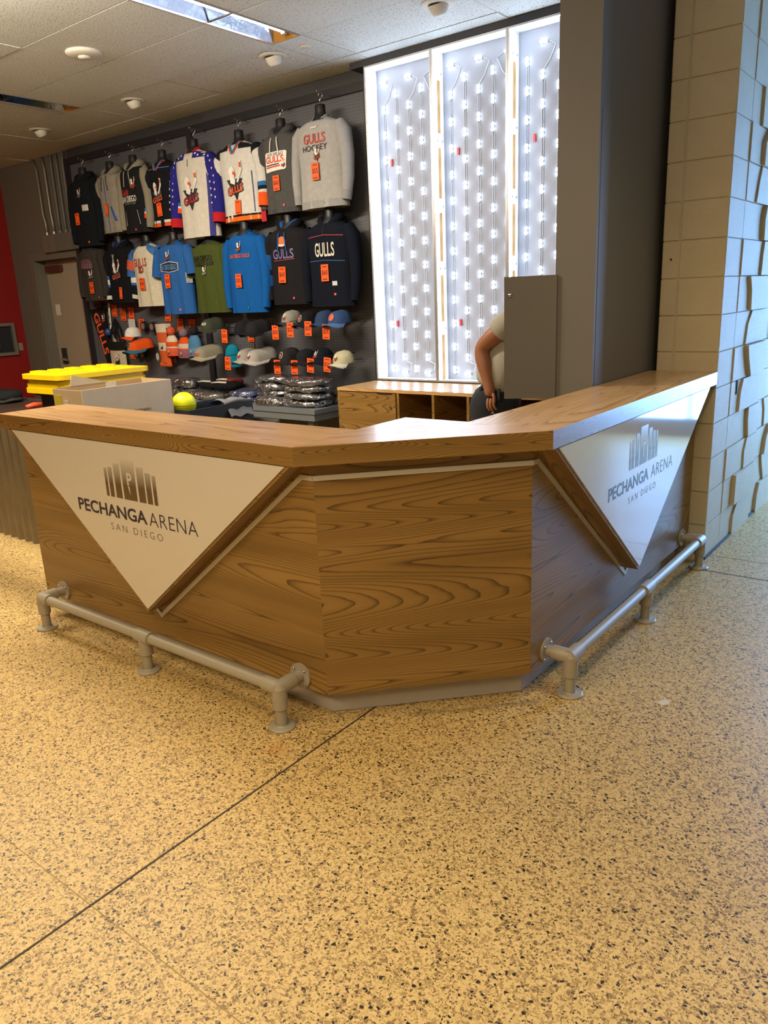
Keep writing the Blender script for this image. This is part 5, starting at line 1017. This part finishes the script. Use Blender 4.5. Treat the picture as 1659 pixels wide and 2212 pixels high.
# facing +x, bent forward, right hand (towards the camera) hanging at the pocket
B = [((-2.50, 4.42, 0.95), 0.085), ((-2.44, 4.42, 1.10), 0.085), ((-2.36, 4.43, 1.27), 0.11), ((-2.24, 4.44, 1.41), 0.095), ((-2.15, 4.44, 1.45), 0.052), ((-2.10, 4.44, 1.47), 0.075), ((-2.03, 4.44, 1.53), 0.088),
     ((-2.51, 4.335, 0.86), 0.066), ((-2.49, 4.33, 0.50), 0.050), ((-2.50, 4.33, 0.09), 0.042), ((-2.36, 4.32, 0.04), 0.038),
     ((-2.51, 4.515, 0.86), 0.066), ((-2.47, 4.53, 0.50), 0.050), ((-2.50, 4.54, 0.09), 0.042), ((-2.36, 4.55, 0.04), 0.038),
     ((-2.33, 4.31, 1.44), 0.062), ((-2.42, 4.27, 1.365), 0.066), ((-2.535, 4.27, 1.27), 0.053), ((-2.51, 4.265, 1.19), 0.058), ((-2.475, 4.26, 1.06), 0.038), ((-2.465, 4.26, 1.005), 0.040),
     ((-2.22, 4.60, 1.42), 0.058), ((-2.08, 4.64, 1.28), 0.045), ((-1.92, 4.55, 1.36), 0.034), ((-1.87, 4.52, 1.38), 0.030)]
E_ = [(0, 1), (1, 2), (2, 3), (3, 4), (4, 5), (5, 6), (0, 7), (7, 8), (8, 9), (9, 10), (0, 11), (11, 12), (12, 13), (13, 14), (3, 15), (15, 16), (16, 17), (17, 18), (18, 19), (19, 20), (3, 21), (21, 22), (22, 23), (23, 24)]
# fingers of the lowered hand: four unequal curled fingers and a thumb leaving the side of the palm
def fing(base, pts, r):
    i = base
    for k, p in enumerate(pts): B.append((p, r * (1 - 0.1 * k))); E_.append((i, len(B) - 1)); i = len(B) - 1
px_, pz_ = -2.470, 1.005
B.append(((-2.458, 4.252, 0.965), 0.030)); palm = len(B) - 1; E_.append((20, palm))
person = skin_mesh('person', B, E_, SKIN)
tagit(person, 'person in a pale short-sleeved shirt and dark jeans bending behind the open panel door', 'person')
FG = []
for k, (dx, ln_, cy_) in enumerate(((-0.030, 0.92, 4.238), (-0.010, 1.0, 4.232), (0.010, 0.97, 4.234), (0.029, 0.82, 4.242))):
    x = -2.458 + dx
    FG.append([((x, 4.248, 0.962), 0.0105), ((x + 0.002, cy_, 0.935 - 0.004 * ln_), 0.0100), ((x + 0.006, cy_ - 0.002, 0.935 - 0.030 * ln_), 0.0092), ((x + 0.012, cy_ + 0.010, 0.935 - 0.052 * ln_), 0.0082), ((x + 0.014, cy_ + 0.022, 0.935 - 0.060 * ln_), 0.0072)])
FG.append([((-2.440, 4.252, 0.995), 0.013), ((-2.424, 4.242, 0.972), 0.0115), ((-2.420, 4.238, 0.945), 0.0102), ((-2.424, 4.238, 0.925), 0.0085)])
for i, ch in enumerate(FG): skin_mesh('thumb' if i == 4 else 'finger', ch, [(j, j + 1) for j in range(len(ch) - 1)], SKIN, person)
# other hand on the panel
for k in range(4): skin_mesh('finger', [((-1.875, 4.50 + 0.014 * k, 1.385), 0.010), ((-1.845, 4.505 + 0.014 * k, 1.40), 0.009), ((-1.815, 4.505 + 0.014 * k, 1.395), 0.008)], [(0, 1), (1, 2)], SKIN, person)
skin_mesh('thumb', [((-1.885, 4.495, 1.37), 0.011), ((-1.855, 4.48, 1.36), 0.0095), ((-1.835, 4.478, 1.365), 0.008)], [(0, 1), (1, 2)], SKIN, person)
# face and hair
hc = Vector((-2.01, 4.44, 1.52))
part('hair', MB().grid(lambda a, b: (hc.x - 0.022 + 0.096 * math.sin(b * PI * 0.62) * math.cos(a * 2 * PI), hc.y + 0.088 * math.sin(b * PI * 0.62) * math.sin(a * 2 * PI), hc.z + 0.018 + 0.098 * math.cos(b * PI * 0.62)), 20, 8, True), mat('#2a211c', 0.8), person, True)
for sd in (-1, 1):
    part('eye', MB().lathe([(0.001, -0.010), (0.008, -0.007), (0.011, 0), (0.008, 0.007), (0.001, 0.010)], (hc.x + 0.072, hc.y + sd * 0.030, hc.z - 0.002), 10), mat('#d8d4cc', 0.3), person, True)
    part('ear', MB().lathe([(0.004, -0.028), (0.016, -0.012), (0.018, 0.01), (0.006, 0.028)], (hc.x - 0.008, hc.y + sd * 0.086, hc.z - 0.01), 10, 1, 0.5), SKIN, person, True)
part('nose', MB().tube([(hc.x + 0.080, hc.y, hc.z + 0.005), (hc.x + 0.100, hc.y, hc.z - 0.030)], [0.008, 0.015], 8), SKIN, person, True)
part('mouth', MB().tube([(hc.x + 0.074, hc.y - 0.022, hc.z - 0.055), (hc.x + 0.083, hc.y, hc.z - 0.053), (hc.x + 0.074, hc.y + 0.022, hc.z - 0.055)], 0.006, 6), mat('#7d4438', 0.6), person, True)
skin_mesh('shirt', [((-2.51, 4.41, 0.985), (0.178, 0.178)), ((-2.47, 4.41, 1.11), (0.168, 0.168)), ((-2.36, 4.43, 1.27), (0.170, 0.170)), ((-2.245, 4.44, 1.40), (0.122, 0.122)), ((-2.18, 4.44, 1.44), (0.07, 0.07)), ((-2.33, 4.30, 1.44), 0.095), ((-2.40, 4.275, 1.385), 0.088), ((-2.43, 4.270, 1.36), 0.086), ((-2.22, 4.60, 1.42), 0.076), ((-2.12, 4.63, 1.32), 0.062)], [(0, 1), (1, 2), (2, 3), (3, 4), (3, 5), (5, 6), (6, 7), (3, 8), (8, 9)], SHIRT, person)
jeans = skin_mesh('jeans', [((-2.47, 4.42, 1.06), (0.19, 0.19)), ((-2.49, 4.41, 0.95), (0.205, 0.205)), ((-2.525, 4.325, 0.82), 0.125), ((-2.475, 4.33, 0.50), 0.078), ((-2.50, 4.33, 0.10), 0.062), ((-2.525, 4.505, 0.82), 0.125), ((-2.45, 4.53, 0.50), 0.078), ((-2.50, 4.54, 0.10), 0.062)], [(0, 1), (1, 2), (2, 3), (3, 4), (1, 5), (5, 6), (6, 7)], DEN, person)
for y in (4.32, 4.55): part('shoe', MB().grid(lambda a, b: (-2.42 + 0.14 * math.cos(a * 2 * PI) * (0.6 + 0.4 * math.sin(b * PI)), y + 0.05 * math.sin(a * 2 * PI) * (0.6 + 0.4 * math.sin(b * PI)), 0.002 + 0.085 * b), 18, 6, True), mat('#1c1a19', 0.6), person, True)
for x, zz in ((-2.53, 0.995), (-2.40, 0.99)): part('belt_loop', MB().box(x - 0.008, x + 0.008, 4.255, 4.268, zz - 0.045, zz + 0.03), DEN, jeans)
part('key_clip', MB().tube([(-2.545, 4.245, 0.925), (-2.555, 4.235, 0.87)], 0.007, 8), mat('#b08a4a', 0.3, 0.8), jeans, True); part('key_ring', MB().tube(arc((-2.425, 4.225, 0.86), 0.014, 0, 2 * PI, 12), 0.002, 5), CHROME, jeans, True)
